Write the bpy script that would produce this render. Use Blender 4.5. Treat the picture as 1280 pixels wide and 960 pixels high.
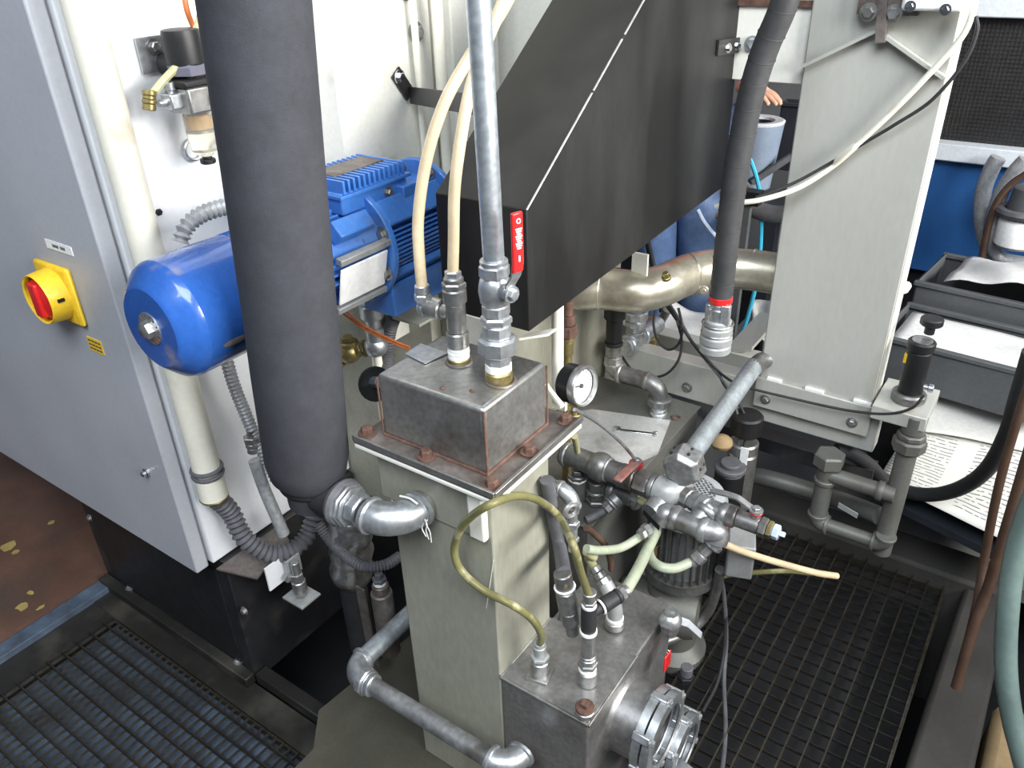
import bpy, math, random
from mathutils import Vector as V, Matrix
random.seed(7)
for o in list(bpy.data.objects): bpy.data.objects.remove(o)
SC = bpy.context.scene
COL = SC.collection
R = math.radians
# ------------------------------------------------------------------ camera
FPX = 1000.0; CAMH = 1.5
PIT, ROLL, YAW = R(29.95), R(-1.98), R(35.8)
_cp, _sp = math.cos(PIT), math.sin(PIT)
_up = V((0, -_cp, -_sp)); _fh = V((0, -_sp, _cp)); _rt = V((1, 0, 0))
_X = math.cos(YAW)*_rt - math.sin(YAW)*_fh; _Y = math.sin(YAW)*_rt + math.cos(YAW)*_fh
_Q = Matrix(((math.cos(ROLL), -math.sin(ROLL), 0), (math.sin(ROLL), math.cos(ROLL), 0), (0, 0, 1)))
CM = Matrix((_Q@_X, _Q@_Y, _Q@_up))            # world vector = CM @ lens vector (right, down, forward)
CPOS = V((0, 0, CAMH))
cam = bpy.data.cameras.new('camera'); camo = bpy.data.objects.new('camera', cam); COL.objects.link(camo)
cam.sensor_fit = 'HORIZONTAL'; cam.sensor_width = 36; cam.lens = 36*FPX/1280; cam.clip_start = .02
_r, _d, _f = CM@V((1, 0, 0)), CM@V((0, 1, 0)), CM@V((0, 0, 1))
camo.matrix_world = Matrix(((_r.x, -_d.x, -_f.x, 0), (_r.y, -_d.y, -_f.y, 0), (_r.z, -_d.z, -_f.z, CAMH), (0, 0, 0, 1)))
SC.camera = camo
# ------------------------------------------------------------------ light and exposure
W = bpy.data.worlds.new('hall_daylight'); SC.world = W; W.use_nodes = True
W.node_tree.nodes['Background'].inputs[0].default_value = (.70, .83, 1, 1)
W.node_tree.nodes['Background'].inputs[1].default_value = .11
def area(name, loc, aim, sx, sy, power, col):
    l = bpy.data.lights.new(name, 'AREA'); l.shape = 'RECTANGLE'; l.size = sx; l.size_y = sy; l.energy = power; l.color = col
    o = bpy.data.objects.new(name, l); COL.objects.link(o); o.location = loc
    o.rotation_euler = (V(aim)-V(loc)).to_track_quat('-Z', 'Y').to_euler(); return o
area('hall_window_light', (3.1, 1.1, 2.35), (-1.0, 1.1, 1.25), 3.6, 1.6, 450, (1, .985, .95))
area('roof_skylight', (.35, -1.1, 3.6), (-.8, .9, .8), 2.2, 1.6, 135, (.86, .93, 1))
SC.view_settings.view_transform = 'Standard'; SC.view_settings.look = 'None'
SC.view_settings.exposure = .3; SC.view_settings.gamma = 1; SC.view_settings.use_curve_mapping = False
# ------------------------------------------------------------------ measuring helpers
def at(px, py, x=None, y=None, z=None, d=None):
    r = CM@V(((px-640)/FPX, (py-480)/FPX, 1))
    t = d if d is not None else (x-CPOS.x)/r.x if x is not None else (y-CPOS.y)/r.y if y is not None else (z-CPOS.z)/r.z
    return CPOS+r*t
def online(p, dv, px=None, py=None):
    """point on the 3-D line p + t*dv seen at column px or row py"""
    a = CM.transposed()@(V(p)-CPOS); b = CM.transposed()@V(dv)
    i, c = (0, (px-640)/FPX) if px is not None else (1, (py-480)/FPX)
    t = (c*a.z-a[i])/(b[i]-c*b.z)
    return V(p)+V(dv)*t
def zrow(x, y, py): return online((x, y, 0), (0, 0, 1), py=py).z
X, Y, Z = V((1, 0, 0)), V((0, 1, 0)), V((0, 0, 1))
# ------------------------------------------------------------------ materials
MATS = {}
def mat(name, col, rough=.5, metal=0., var=.12, scale=12, bump=0., bscale=60, dirt=None, damt=.4, dscale=7, alpha=None, trans=0., coat=0., stretch=None, ior=1.45, fine=None, spec=.5):
    fine = fine if fine is not None else (.22 if metal > .3 else .10)
    m = bpy.data.materials.new(name); m.use_nodes = True; MATS[name] = m
    nt = m.node_tree; N = nt.nodes; L = nt.links; b = N['Principled BSDF']
    b.inputs['Specular IOR Level'].default_value = spec; b.inputs['Roughness'].default_value = rough; b.inputs['Metallic'].default_value = metal
    b.inputs['Coat Weight'].default_value = coat; b.inputs['Transmission Weight'].default_value = trans; b.inputs['IOR'].default_value = ior
    tc = N.new('ShaderNodeTexCoord'); mp = N.new('ShaderNodeMapping'); L.new(tc.outputs['Object'], mp.inputs[0])
    if stretch: mp.inputs['Scale'].default_value = stretch
    def noise(s, det=4):
        n = N.new('ShaderNodeTexNoise'); n.inputs['Scale'].default_value = s; n.inputs['Detail'].default_value = det
        L.new(mp.outputs[0], n.inputs['Vector']); return n
    n1 = noise(scale); rp = N.new('ShaderNodeValToRGB'); L.new(n1.outputs[0], rp.inputs[0])
    lo = [max(0, c*(1-var)) for c in col]; hi = [min(1, c*(1+var)) for c in col]
    rp.color_ramp.elements[0].position = .3; rp.color_ramp.elements[1].position = .7
    rp.color_ramp.elements[0].color = (*lo, 1); rp.color_ramp.elements[1].color = (*hi, 1)
    out = rp.outputs[0]
    if dirt:
        n2 = noise(dscale, 8); r2 = N.new('ShaderNodeValToRGB'); L.new(n2.outputs[0], r2.inputs[0])
        r2.color_ramp.elements[0].position = .62-.3*damt; r2.color_ramp.elements[1].position = .82-.2*damt
        mx = N.new('ShaderNodeMix'); mx.data_type = 'RGBA'; L.new(r2.outputs[0], mx.inputs[0])
        L.new(out, mx.inputs[6]); mx.inputs[7].default_value = (*dirt, 1); out = mx.outputs[2]
    fg = noise(110, 8); fr_ = N.new('ShaderNodeMapRange'); L.new(fg.outputs[0], fr_.inputs[0]); fr_.inputs[1].default_value = .3; fr_.inputs[2].default_value = .7; fr_.inputs[3].default_value = 1-fine; fr_.inputs[4].default_value = 1+fine*.5
    ml = N.new('ShaderNodeMix'); ml.data_type = 'RGBA'; ml.blend_type = 'MULTIPLY'; ml.inputs[0].default_value = 1; L.new(out, ml.inputs[6]); L.new(fr_.outputs[0], ml.inputs[7]); out = ml.outputs[2]
    L.new(out, b.inputs['Base Color'])
    n3 = noise(scale*2.3); mr = N.new('ShaderNodeMapRange'); L.new(n3.outputs[0], mr.inputs[0])
    mr.inputs[3].default_value = max(.03, rough-.1); mr.inputs[4].default_value = min(1, rough+.12); L.new(mr.outputs[0], b.inputs['Roughness'])
    if bump:
        n4 = noise(bscale, 6); bp = N.new('ShaderNodeBump'); bp.inputs['Strength'].default_value = bump; bp.inputs['Distance'].default_value = .004
        L.new(n4.outputs[0], bp.inputs['Height']); L.new(bp.outputs[0], b.inputs['Normal'])
    return m
mat('cab_grey', (.41, .42, .455), .40, 0, .05, 4, fine=.05)
mat('cab_white', (.74, .75, .77), .4, 0, .04, 5, fine=.03, dirt=(.62, .62, .63), damt=.1, dscale=4)
mat('frame_cream', (.78, .77, .70), .45, 0, .04, 5, fine=.05, dirt=(.5, .46, .36), damt=-.05, dscale=9)
mat('olive', (.40, .40, .335), .5, 0, .07, 7, dirt=(.16, .14, .1), damt=.25, dscale=6)
mat('post_paint', (.33, .325, .265), .42, .15, .10, 5, dirt=(.17, .155, .11), damt=.28, dscale=5, stretch=(1, 1, .35))
mat('col_paint', (.48, .48, .44), .40, .2, .05, 6, fine=.05, dirt=(.3, .27, .2), damt=.06, dscale=6, stretch=(1, 1, .3))
mat('black_steel', (.018, .018, .02), .42, 0, .3, 8, dirt=(.05, .045, .04), damt=.35, dscale=9)
mat('shroud', (.010, .0095, .0095), .46, 0, .25, 5, dirt=(.028, .028, .028), damt=.45, dscale=5, stretch=(1, 1, .3), spec=.3)
mat('foam', (.037, .039, .047), .85, 0, .12, 25, bump=.25, bscale=700)
mat('rubber', (.024, .024, .026), .6, 0, .2, 30)
mat('hose_wrap', (.045, .045, .047), .5, 0, .2, 20)
mat('rubber_grey', (.10, .10, .11), .55, 0, .2, 30)
mat('blue_paint', (.055, .19, .56), .33, 0, .14, 9, dirt=(.08, .11, .18), damt=.2, dscale=10, coat=.3)
mat('blue_cover', (.022, .09, .34), .26, 0, .15, 6, dirt=(.30, .24, .18), damt=.02, dscale=14, coat=.5)
mat('galv', (.56, .58, .60), .36, .85, .14, 30, dirt=(.3, .3, .3), damt=.2, dscale=18)
mat('galv_pipe', (.55, .60, .64), .40, .8, .12, 22, dirt=(.35, .37, .38), damt=.3, dscale=14)
mat('galv_dull', (.33, .335, .34), .42, .7, .2, 26, dirt=(.15, .14, .13), damt=.4, dscale=18)
mat('conduit_metal', (.36, .365, .37), .42, .35, .1, 20)
mat('chrome', (.72, .72, .72), .16, 1, .06, 20)
mat('steel', (.42, .42, .41), .38, .85, .18, 22, dirt=(.18, .16, .14), damt=.3, dscale=20)
mat('steel_dark', (.26, .26, .255), .42, .75, .22, 20, dirt=(.12, .10, .09), damt=.4, dscale=16)
mat('stainless', (.40, .395, .38), .36, .85, .16, 9, dirt=(.17, .15, .13), damt=.35, dscale=8)
mat('block_steel', (.34, .335, .33), .38, .75, .14, 9, dirt=(.13, .11, .1), damt=.35, dscale=9)
mat('rusty_steel', (.19, .165, .15), .5, .5, .25, 26, dirt=(.10, .06, .045), damt=.5, dscale=15, bump=.2, bscale=90)
mat('rust', (.115, .062, .046), .8, .1, .35, 60, bump=.4, bscale=120)
mat('brass', (.42, .34, .15), .38, .85, .15, 25, dirt=(.25, .22, .13), damt=.3, dscale=16)
mat('bronze_pipe', (.60, .56, .45), .32, .75, .10, 8, fine=.1, dirt=(.28, .22, .13), damt=.25, dscale=9)
mat('tape', (.85, .85, .82), .7, 0, .08, 40)
mat('hose_cream', (.80, .64, .42), .32, 0, .1, 20, trans=.15)
mat('hose_yellow', (.50, .48, .27), .35, 0, .14, 14, dirt=(.42, .38, .16), damt=.3, dscale=14, trans=.1)
mat('hose_pale', (.42, .46, .34), .32, 0, .1, 14, trans=.15)
mat('hose_olive', (.17, .16, .065), .35, 0, .2, 18, dirt=(.62, .56, .36), damt=.22, dscale=22)
mat('pvc_cream', (.80, .77, .66), .4, 0, .05, 10, fine=.04, dirt=(.55, .45, .28), damt=.06, dscale=12)
mat('yellow', (.85, .55, .03), .38, 0, .06, 12, dirt=(.5, .3, .03), damt=.1, dscale=20)
mat('red', (.62, .02, .02), .3, 0, .08, 12, coat=.3)
mat('red_worn', (.20, .05, .04), .5, 0, .3, 30, dirt=(.2, .15, .13), damt=.5, dscale=30)
mat('white', (.85, .85, .84), .45, 0, .04, 12)
mat('ink', (.06, .06, .07), .7, 0, .1, 20)
mat('black', (.012, .012, .013), .45, 0, .2, 20)
mat('orange_wire', (.50, .14, .04), .45, 0, .15, 20)
mat('brown_wire', (.075, .042, .028), .5, 0, .2, 20)
mat('cyan_tube', (.05, .40, .60), .3, 0, .1, 20)
mat('paleblue_tube', (.50, .60, .80), .3, 0, .1, 20)
mat('pump_grey', (.36, .37, .37), .42, .3, .15, 12, dirt=(.14, .13, .12), damt=.3, dscale=10)
mat('fan_grey', (.46, .48, .50), .4, .2, .1, 12, dirt=(.25, .25, .25), damt=.2, dscale=10)
mat('tank_paint', (.16, .16, .145), .5, .3, .15, 8, dirt=(.1, .09, .08), damt=.35, dscale=7)
mat('sheet_dull', (.50, .50, .49), .55, .2, .14, 8, dirt=(.22, .2, .18), damt=.35, dscale=9, bump=.3, bscale=25)
mat('foil', (.72, .71, .71), .33, .95, .15, 12, bump=1., bscale=40, dirt=(.2, .15, .13), damt=.35, dscale=10)
mat('grating_steel', (.06, .055, .05), .42, .7, .25, 30, dirt=(.08, .05, .03), damt=.35, dscale=25)
mat('grating_bare', (.12, .11, .09), .38, .8, .25, 30, dirt=(.09, .06, .03), damt=.35, dscale=25)
mat('tray_blue', (.10, .135, .19), .38, .3, .35, 16, dirt=(.05, .05, .05), damt=.4, dscale=12, bump=.3, bscale=30)
mat('pit_dark', (.02, .02, .021), .6, 0, .3, 6)
mat('floor_black', (.018, .017, .015), .5, .1, .3, 9, dirt=(.06, .055, .045), damt=.3, dscale=8)
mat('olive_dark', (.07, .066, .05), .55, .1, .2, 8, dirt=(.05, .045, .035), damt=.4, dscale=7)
mat('brown_plate', (.13, .07, .05), .42, .1, .25, 5, dirt=(.075, .055, .045), damt=.5, dscale=4)
mat('yellow_chip', (.34, .26, .09), .5, 0, .2, 40)
mat('concrete', (.20, .20, .20), .75, 0, .15, 3, dirt=(.12, .12, .12), damt=.3, dscale=2)
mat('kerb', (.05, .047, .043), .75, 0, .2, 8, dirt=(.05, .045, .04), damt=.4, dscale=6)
mat('blue_panel', (.02, .10, .30), .45, 0, .1, 4)
mat('mesh_dark', (.035, .033, .032), .6, 0, .2, 60)
mat('pale_frame', (.62, .66, .70), .4, .1, .05, 6)
mat('bin_grey', (.09, .095, .10), .5, 0, .1, 8)
mat('bin_black', (.022, .026, .034), .5, 0, .15, 8)
mat('bucket_blue', (.20, .25, .33), .5, 0, .12, 10)
mat('bag_grey', (.62, .62, .61), .55, 0, .12, 6, bump=.5, bscale=18)
mat('denim', (.10, .17, .34), .8, 0, .25, 14, dirt=(.25, .33, .5), damt=.35, dscale=8, bump=.4, bscale=160)
mat('skin', (.62, .36, .26), .5, 0, .08, 20)
mat('shirt_red', (.45, .05, .06), .8, 0, .12, 15)
mat('hair', (.05, .035, .025), .6, 0, .2, 60)
mat('hose_green', (.13, .18, .165), .35, 0, .15, 12)
mat('hose_silver', (.42, .43, .44), .4, .4, .12, 14, bump=.4, bscale=150)
mat('cardboard', (.30, .21, .11), .8, 0, .15, 12)
mat('glass_bowl', (.88, .84, .70), .12, 0, .04, 10, trans=.8)
mat('oil', (.60, .30, .06), .2, 0, .1, 10)
mat('dial', (.85, .86, .87), .35, 0, .02, 10)
mat('purple_plastic', (.13, .13, .17), .4, 0, .1, 10)
def paper_mat(name, col):
    """printed sheet: rows of broken dark strokes in two columns (flat print)"""
    m = bpy.data.materials.new(name); m.use_nodes = True; MATS[name] = m
    nt = m.node_tree; N = nt.nodes; L = nt.links; b = N['Principled BSDF']; b.inputs['Roughness'].default_value = .8
    uv = N.new('ShaderNodeUVMap'); sp = N.new('ShaderNodeSeparateXYZ'); L.new(uv.outputs[0], sp.inputs[0])
    def mth(op, a, c=None):
        n = N.new('ShaderNodeMath'); n.operation = op
        for i, v in enumerate((a, c)):
            if v is None: continue
            if isinstance(v, (int, float)): n.inputs[i].default_value = v
            else: L.new(v, n.inputs[i])
        return n.outputs[0]
    wob = N.new('ShaderNodeTexNoise'); wob.inputs['Scale'].default_value = 5; L.new(uv.outputs[0], wob.inputs['Vector'])
    vv = mth('ADD', sp.outputs[1], mth('MULTIPLY', wob.outputs[0], .05))
    row = mth('LESS_THAN', mth('FRACT', mth('MULTIPLY', vv, 26)), .26)
    mp = N.new('ShaderNodeMapping'); mp.inputs['Scale'].default_value = (38, 26, 1); L.new(uv.outputs[0], mp.inputs[0])
    nz = N.new('ShaderNodeTexNoise'); nz.inputs['Scale'].default_value = 1.0; L.new(mp.outputs[0], nz.inputs['Vector'])
    gap = mth('GREATER_THAN', nz.outputs[0], .42)
    colm = mth('LESS_THAN', mth('FRACT', mth('MULTIPLY', sp.outputs[0], 2.4)), .72)
    edge = mth('MULTIPLY', mth('GREATER_THAN', sp.outputs[1], .08), mth('LESS_THAN', sp.outputs[1], .9))
    msk = mth('MULTIPLY', mth('MULTIPLY', row, gap), mth('MULTIPLY', colm, edge))
    mx = N.new('ShaderNodeMix'); mx.data_type = 'RGBA'; L.new(mth('MULTIPLY', msk, .8), mx.inputs[0])
    mx.inputs[6].default_value = (*col, 1); mx.inputs[7].default_value = (.07, .07, .075, 1); L.new(mx.outputs[2], b.inputs['Base Color'])
    return m
paper_mat('paper_print', (.70, .69, .64)); mat('paper', (.70, .69, .65), .8, 0, .05, 8)
# ------------------------------------------------------------------ mesh helpers
def perp(d):
    d = V(d).normalized(); a = Z if abs(d.z) < .9 else X
    u = d.cross(a).normalized(); return u, d.cross(u).normalized()
def spline(pts, k=8):
    P = [V(p) for p in pts]; P = [P[0]*2-P[1]]+P+[P[-1]*2-P[-2]]; out = []
    for i in range(1, len(P)-2):
        a, b, c, d = P[i-1:i+3]
        for j in range(k):
            t = j/k; out.append(.5*((2*b)+(c-a)*t+(2*a-5*b+4*c-d)*t*t+(3*b-a-3*c+d)*t**3))
    out.append(P[-2]); return out
class MB:
    def __init__(s): s.v = []; s.f = []; s.uv = None
    def ring(s, p, u, w, r, n, ph=0):
        i0 = len(s.v)
        for k in range(n):
            a = 2*math.pi*k/n+ph; s.v.append(V(p)+u*(r*math.cos(a))+w*(r*math.sin(a)))
        return i0
    def bridge(s, a, b, n):
        for k in range(n): s.f.append((a+k, a+(k+1) % n, b+(k+1) % n, b+k))
    def cap(s, a, n, flip=False):
        s.f.append(tuple(range(a, a+n))[::-1] if not flip else tuple(range(a, a+n)))
    def lathe(s, p, d, prof, n=20, ph=0, cap=True):
        d = V(d).normalized(); u, w = perp(d); prev = None
        for i, (t, r) in enumerate(prof):
            a = s.ring(V(p)+d*t, u, w, max(r, 1e-5), n, ph)
            if prev is None:
                if cap: s.cap(a, n)
            else: s.bridge(prev, a, n)
            prev = a
        if cap: s.cap(prev, n, True)
        return s
    def cyl(s, p0, p1, r, r1=None, n=18, ph=0):
        p0, p1 = V(p0), V(p1); return s.lathe(p0, p1-p0, [(0, r), ((p1-p0).length, r if r1 is None else r1)], n, ph)
    def stack(s, p, d, segs):
        """consecutive pieces (length, radius, sides) along d; returns end point"""
        p = V(p); d = V(d).normalized()
        for L, r, n in segs:
            c = min(.12*r, L*.2)
            s.lathe(p, d, [(0, r-c), (c, r), (L-c, r), (L, r-c)], n); p = p+d*L
        return p
    def tube(s, pts, r, n=10, k=8, corr=None, smooth=True, r1=None):
        P = spline(pts, k) if smooth else [V(p) for p in pts]
        if corr:
            pitch, amp = corr; Q = [P[0]]; L = [0.0]
            for a, b in zip(P, P[1:]): L.append(L[-1]+(b-a).length)
            tot = L[-1]; m = max(8, int(tot/pitch*4)); Q = []; j = 0
            for i in range(m+1):
                t = tot*i/m
                while j < len(L)-2 and L[j+1] < t: j += 1
                f = (t-L[j])/max(1e-9, L[j+1]-L[j]); Q.append(P[j].lerp(P[j+1], min(1, f)))
            P = Q
        d = (P[1]-P[0]).normalized(); u, w = perp(d); prev = None
        for i, p in enumerate(P):
            dn = (P[min(i+1, len(P)-1)]-P[max(i-1, 0)]).normalized()
            u = (u-dn*u.dot(dn)).normalized(); w = dn.cross(u)
            rr = r if r1 is None else r+(r1-r)*i/(len(P)-1)
            if corr: rr += corr[1]*(1, 0, -1, 0)[i % 4]
            a = s.ring(p, u, w, rr, n)
            if prev is None: s.cap(a, n)
            else: s.bridge(prev, a, n)
            prev = a
        s.cap(prev, n, True); return s
    def elbow(s, p, d0, d1, rad, r, collar=1.18, n=18):
        """malleable elbow starting at p, heading d0, leaving along d1; returns its outlet"""
        p, d0, d1 = V(p), V(d0).normalized(), V(d1).normalized(); c = p+d1*rad; pts = []
        for i in range(11):
            a = math.pi/2*i/10; pts.append(c+d0*(rad*math.sin(a))-d1*(rad*math.cos(a)))
        s.tube(pts, r, n, smooth=False)
        e = pts[-1]; L = r*.38
        for q, dd in ((p, d0), (e, -d1)):
            s.lathe(q-dd*L*.4, dd, [(0, r*(collar-.06)), (L*.15, r*collar), (L*.8, r*collar), (L, r*1.02)], n)
        return e
    def box(s, a, b):
        (x0, y0, z0), (x1, y1, z1) = a, b; i = len(s.v)
        s.v += [V(q) for q in ((x0, y0, z0), (x1, y0, z0), (x1, y1, z0), (x0, y1, z0), (x0, y0, z1), (x1, y0, z1), (x1, y1, z1), (x0, y1, z1))]
        s.f += [tuple(i+k for k in q) for q in ((0, 3, 2, 1), (4, 5, 6, 7), (0, 1, 5, 4), (1, 2, 6, 5), (2, 3, 7, 6), (3, 0, 4, 7))]
        return s
    def obox(s, c, ax, ay, az):
        """oriented box: centre, half-extent vectors"""
        c, ax, ay, az = V(c), V(ax), V(ay), V(az); i = len(s.v)
        for sz in (-1, 1):
            for sx, sy in ((-1, -1), (1, -1), (1, 1), (-1, 1)): s.v.append(c+ax*sx+ay*sy+az*sz)
        s.f += [tuple(i+k for k in q) for q in ((0, 3, 2, 1), (4, 5, 6, 7), (0, 1, 5, 4), (1, 2, 6, 5), (2, 3, 7, 6), (3, 0, 4, 7))]
        return s
    def bar(s, p0, p1, w, h, up=Z):
        p0, p1 = V(p0), V(p1); d = p1-p0; u = d.cross(V(up)).normalized(); n = u.cross(d).normalized()
        return s.obox((p0+p1)/2, d/2, u*w/2, n*h/2)
    def strap(s, pts, wid, th):
        """flat bar through a polyline: wid = half-width vector, th = thickness"""
        P = [V(p) for p in pts]; wv = V(wid); pr = None; i0 = None
        for i, p in enumerate(P):
            dn = (P[min(i+1, len(P)-1)]-P[max(i-1, 0)]).normalized(); nn = dn.cross(wv).normalized()*th/2
            a = len(s.v); s.v += [p-wv-nn, p+wv-nn, p+wv+nn, p-wv+nn]
            if pr is None: s.f.append((a+3, a+2, a+1, a))
            else: s.bridge(pr, a, 4)
            pr = a
        s.f.append((pr, pr+1, pr+2, pr+3)); return s
    def prism(s, poly, vec):
        n = len(poly); i = len(s.v); vec = V(vec)
        s.v += [V(p) for p in poly]+[V(p)+vec for p in poly]
        s.f.append(tuple(range(i, i+n))[::-1]); s.f.append(tuple(range(i+n, i+2*n)))
        for k in range(n): s.f.append((i+k, i+(k+1) % n, i+n+(k+1) % n, i+n+k))
        return s
    def ball(s, p, r, n=14, m=8, sc=(1, 1, 1)):
        p = V(p); prev = None
        for j in range(m+1):
            a = math.pi*j/m; i = len(s.v); rr = max(1e-5, r*math.sin(a))
            for k in range(n): s.v.append(p+V((rr*math.cos(2*math.pi*k/n)*sc[0], rr*math.sin(2*math.pi*k/n)*sc[1], -r*math.cos(a)*sc[2])))
            if prev is not None: s.bridge(prev, i, n)
            prev = i
        return s
    def torus(s, p, ax, RR, r, n=28, m=8, a0=0, a1=2*math.pi):
        u, w = perp(ax); ax = V(ax).normalized(); full = abs(a1-a0-2*math.pi) < 1e-6; prev = first = None
        for i in range(n+(0 if full else 1)):
            a = a0+(a1-a0)*i/n; o = u*math.cos(a)+w*math.sin(a); k = s.ring(V(p)+o*RR, o, ax, r, m)
            if prev is not None: s.bridge(k, prev, m)
            else: first = k
            prev = k
        if full: s.bridge(first, prev, m)
        return s
    def grid(s, fn, nu, nv):
        i = len(s.v); s.uv = {}
        for b in range(nv+1):
            for a in range(nu+1):
                s.uv[len(s.v)] = (a/nu, b/nv); s.v.append(V(fn(a/nu, b/nv)))
        for b in range(nv):
            for a in range(nu): k = i+b*(nu+1)+a; s.f.append((k, k+1, k+nu+2, k+nu+1))
        return s
    def build(s, name, m, parent=None, bevel=0, solid=0, ang=38, sub=0, seg=2):
        root = parent
        while root is not None and root.parent: root = root.parent
        off = root.location if root is not None else V((0, 0, 0))
        if root is None:
            lo = V((min(p.x for p in s.v)+max(p.x for p in s.v), min(p.y for p in s.v)+max(p.y for p in s.v), 2*min(p.z for p in s.v)))/2; off = lo
        me = bpy.data.meshes.new(name); me.from_pydata([tuple(p-off) for p in s.v], [], s.f); me.update()
        me.polygons.foreach_set('use_smooth', [True]*len(me.polygons)); me.set_sharp_from_angle(angle=R(ang))
        if s.uv:
            ul = me.uv_layers.new()
            for lp in me.loops: ul.data[lp.index].uv = s.uv[lp.vertex_index]
        o = bpy.data.objects.new(name, me); COL.objects.link(o); me.materials.append(MATS[m])
        if root is None: o.location = off
        else: o.parent = parent
        if solid: md = o.modifiers.new('th', 'SOLIDIFY'); md.thickness = solid
        if bevel: md = o.modifiers.new('bv', 'BEVEL'); md.width = bevel; md.segments = seg; md.limit_method = 'ANGLE'; md.angle_limit = R(40)
        if sub: md = o.modifiers.new('ss', 'SUBSURF'); md.levels = sub; md.render_levels = sub
        return o
def thing(name, label, cat, loc, group=None):
    o = bpy.data.objects.new(name, None); COL.objects.link(o); o.location = V(loc); o.empty_display_size = .02
    o['label'] = label; o['category'] = cat
    if group: o['group'] = group
    return o
def tag(o, label, cat, group=None):
    o['label'] = label; o['category'] = cat
    if group: o['group'] = group
    return o
def struct(o, label=None):
    o['kind'] = 'structure'
    if label: o['label'] = label
    return o
def bolt(parent, p, d, r=.008, m='steel', washer=True, name='bolt', h=None):
    b = MB(); d = V(d).normalized(); p = V(p)
    if washer: b.lathe(p, d, [(0, r*1.5), (r*.3, r*1.5)], 16); p = p+d*r*.3
    h = h or r*.8
    b.lathe(p, d, [(0, r), (h*.8, r), (h, r*.8)], 6); return b.build(name, m, parent)
def hexn(parent, p, d, segs, m, name='fitting'):
    b = MB(); e = b.stack(p, d, segs); b.build(name, m, parent); return e
def wire(name, pts, r, m, label, cat, n=8, k=8, parent=None, group=None):
    o = MB().tube(pts, r, n, k).build(name, m, parent)
    if parent is None: tag(o, label, cat, group)
    return o
# ================================================================== THE SETTING
o = MB().box((-5, -3, -.42), (4, 6, -.40)).build('floor', 'pit_dark'); struct(o, 'dark workshop floor below the gratings')
o = MB().box((-1.0, 1.95, -.05), (4, 6, -.01)).build('floor', 'concrete'); struct(o, 'grey concrete workshop floor behind the machine')
o = MB().box((-5, 4.6, -.4), (4, 4.7, 4)).build('wall_back', 'concrete'); struct(o)
# rust brown floor plate left of the plinth with yellow paint chips
fp = thing('floor_plate', 'rust brown steel floor plate with yellow paint chips, left of the grating', 'floor plate', (-2.4, .5, 0))
MB().box((-3.2, -1.2, -.02), (-1.84, 2.6, .012)).build('plate', 'brown_plate', fp)
for px, py, sx, sy in ((28, 758, .022, .012), (38, 741, .014, .007), (10, 683, .024, .02), (20, 690, .012, .008), (64, 653, .012, .008), (50, 760, .006, .01)):
    c = at(px, py, z=.0125); n = 9
    MB().prism([c+V((sx*math.cos(2*math.pi*k/n)*random.uniform(.6, 1), sy*1.6*math.sin(2*math.pi*k/n)*random.uniform(.5, 1), 0)) for k in range(n)], (0, 0, .001)).build('paint_chip', 'yellow_chip', fp)
# steel edge angle and dark border strips round the left grating
st = thing('edge_angle', 'blue-grey worn steel edge angle between brown plate and grating', 'angle iron', (-1.83, .3, 0))
MB().box((-1.846, -.9, -.04), (-1.80, .66, .016)).build('angle_leg', 'tray_blue', st, bevel=.002)
o = MB().box((-1.80, -.9, -.06), (-1.70, .60, -.002)).build('trim_1', 'floor_black'); struct(o)
o = MB().box((-1.80, .60, -.06), (-.97, .665, .0)).build('trim_2', 'floor_black'); struct(o)
an = thing('floor_angle', 'brown-black angle iron bolted along the foot of the plinth', 'angle iron', (-1.5, .67, 0))
MB().box((-1.84, .645, 0), (-1.24, .672, .028)).build('angle_leg', 'floor_black', an, bevel=.003)
for px, py in ((163, 735), (298, 827)): bolt(an, at(px, py, z=.029), Z, .008, 'steel')
an2 = thing('floor_angle', 'dark floor angle right of the plinth corner', 'angle iron', (-1.1, .69, 0))
MB().box((-1.235, .668, 0), (-1.03, .70, .03)).build('angle_leg', 'floor_black', an2, bevel=.003)
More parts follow.
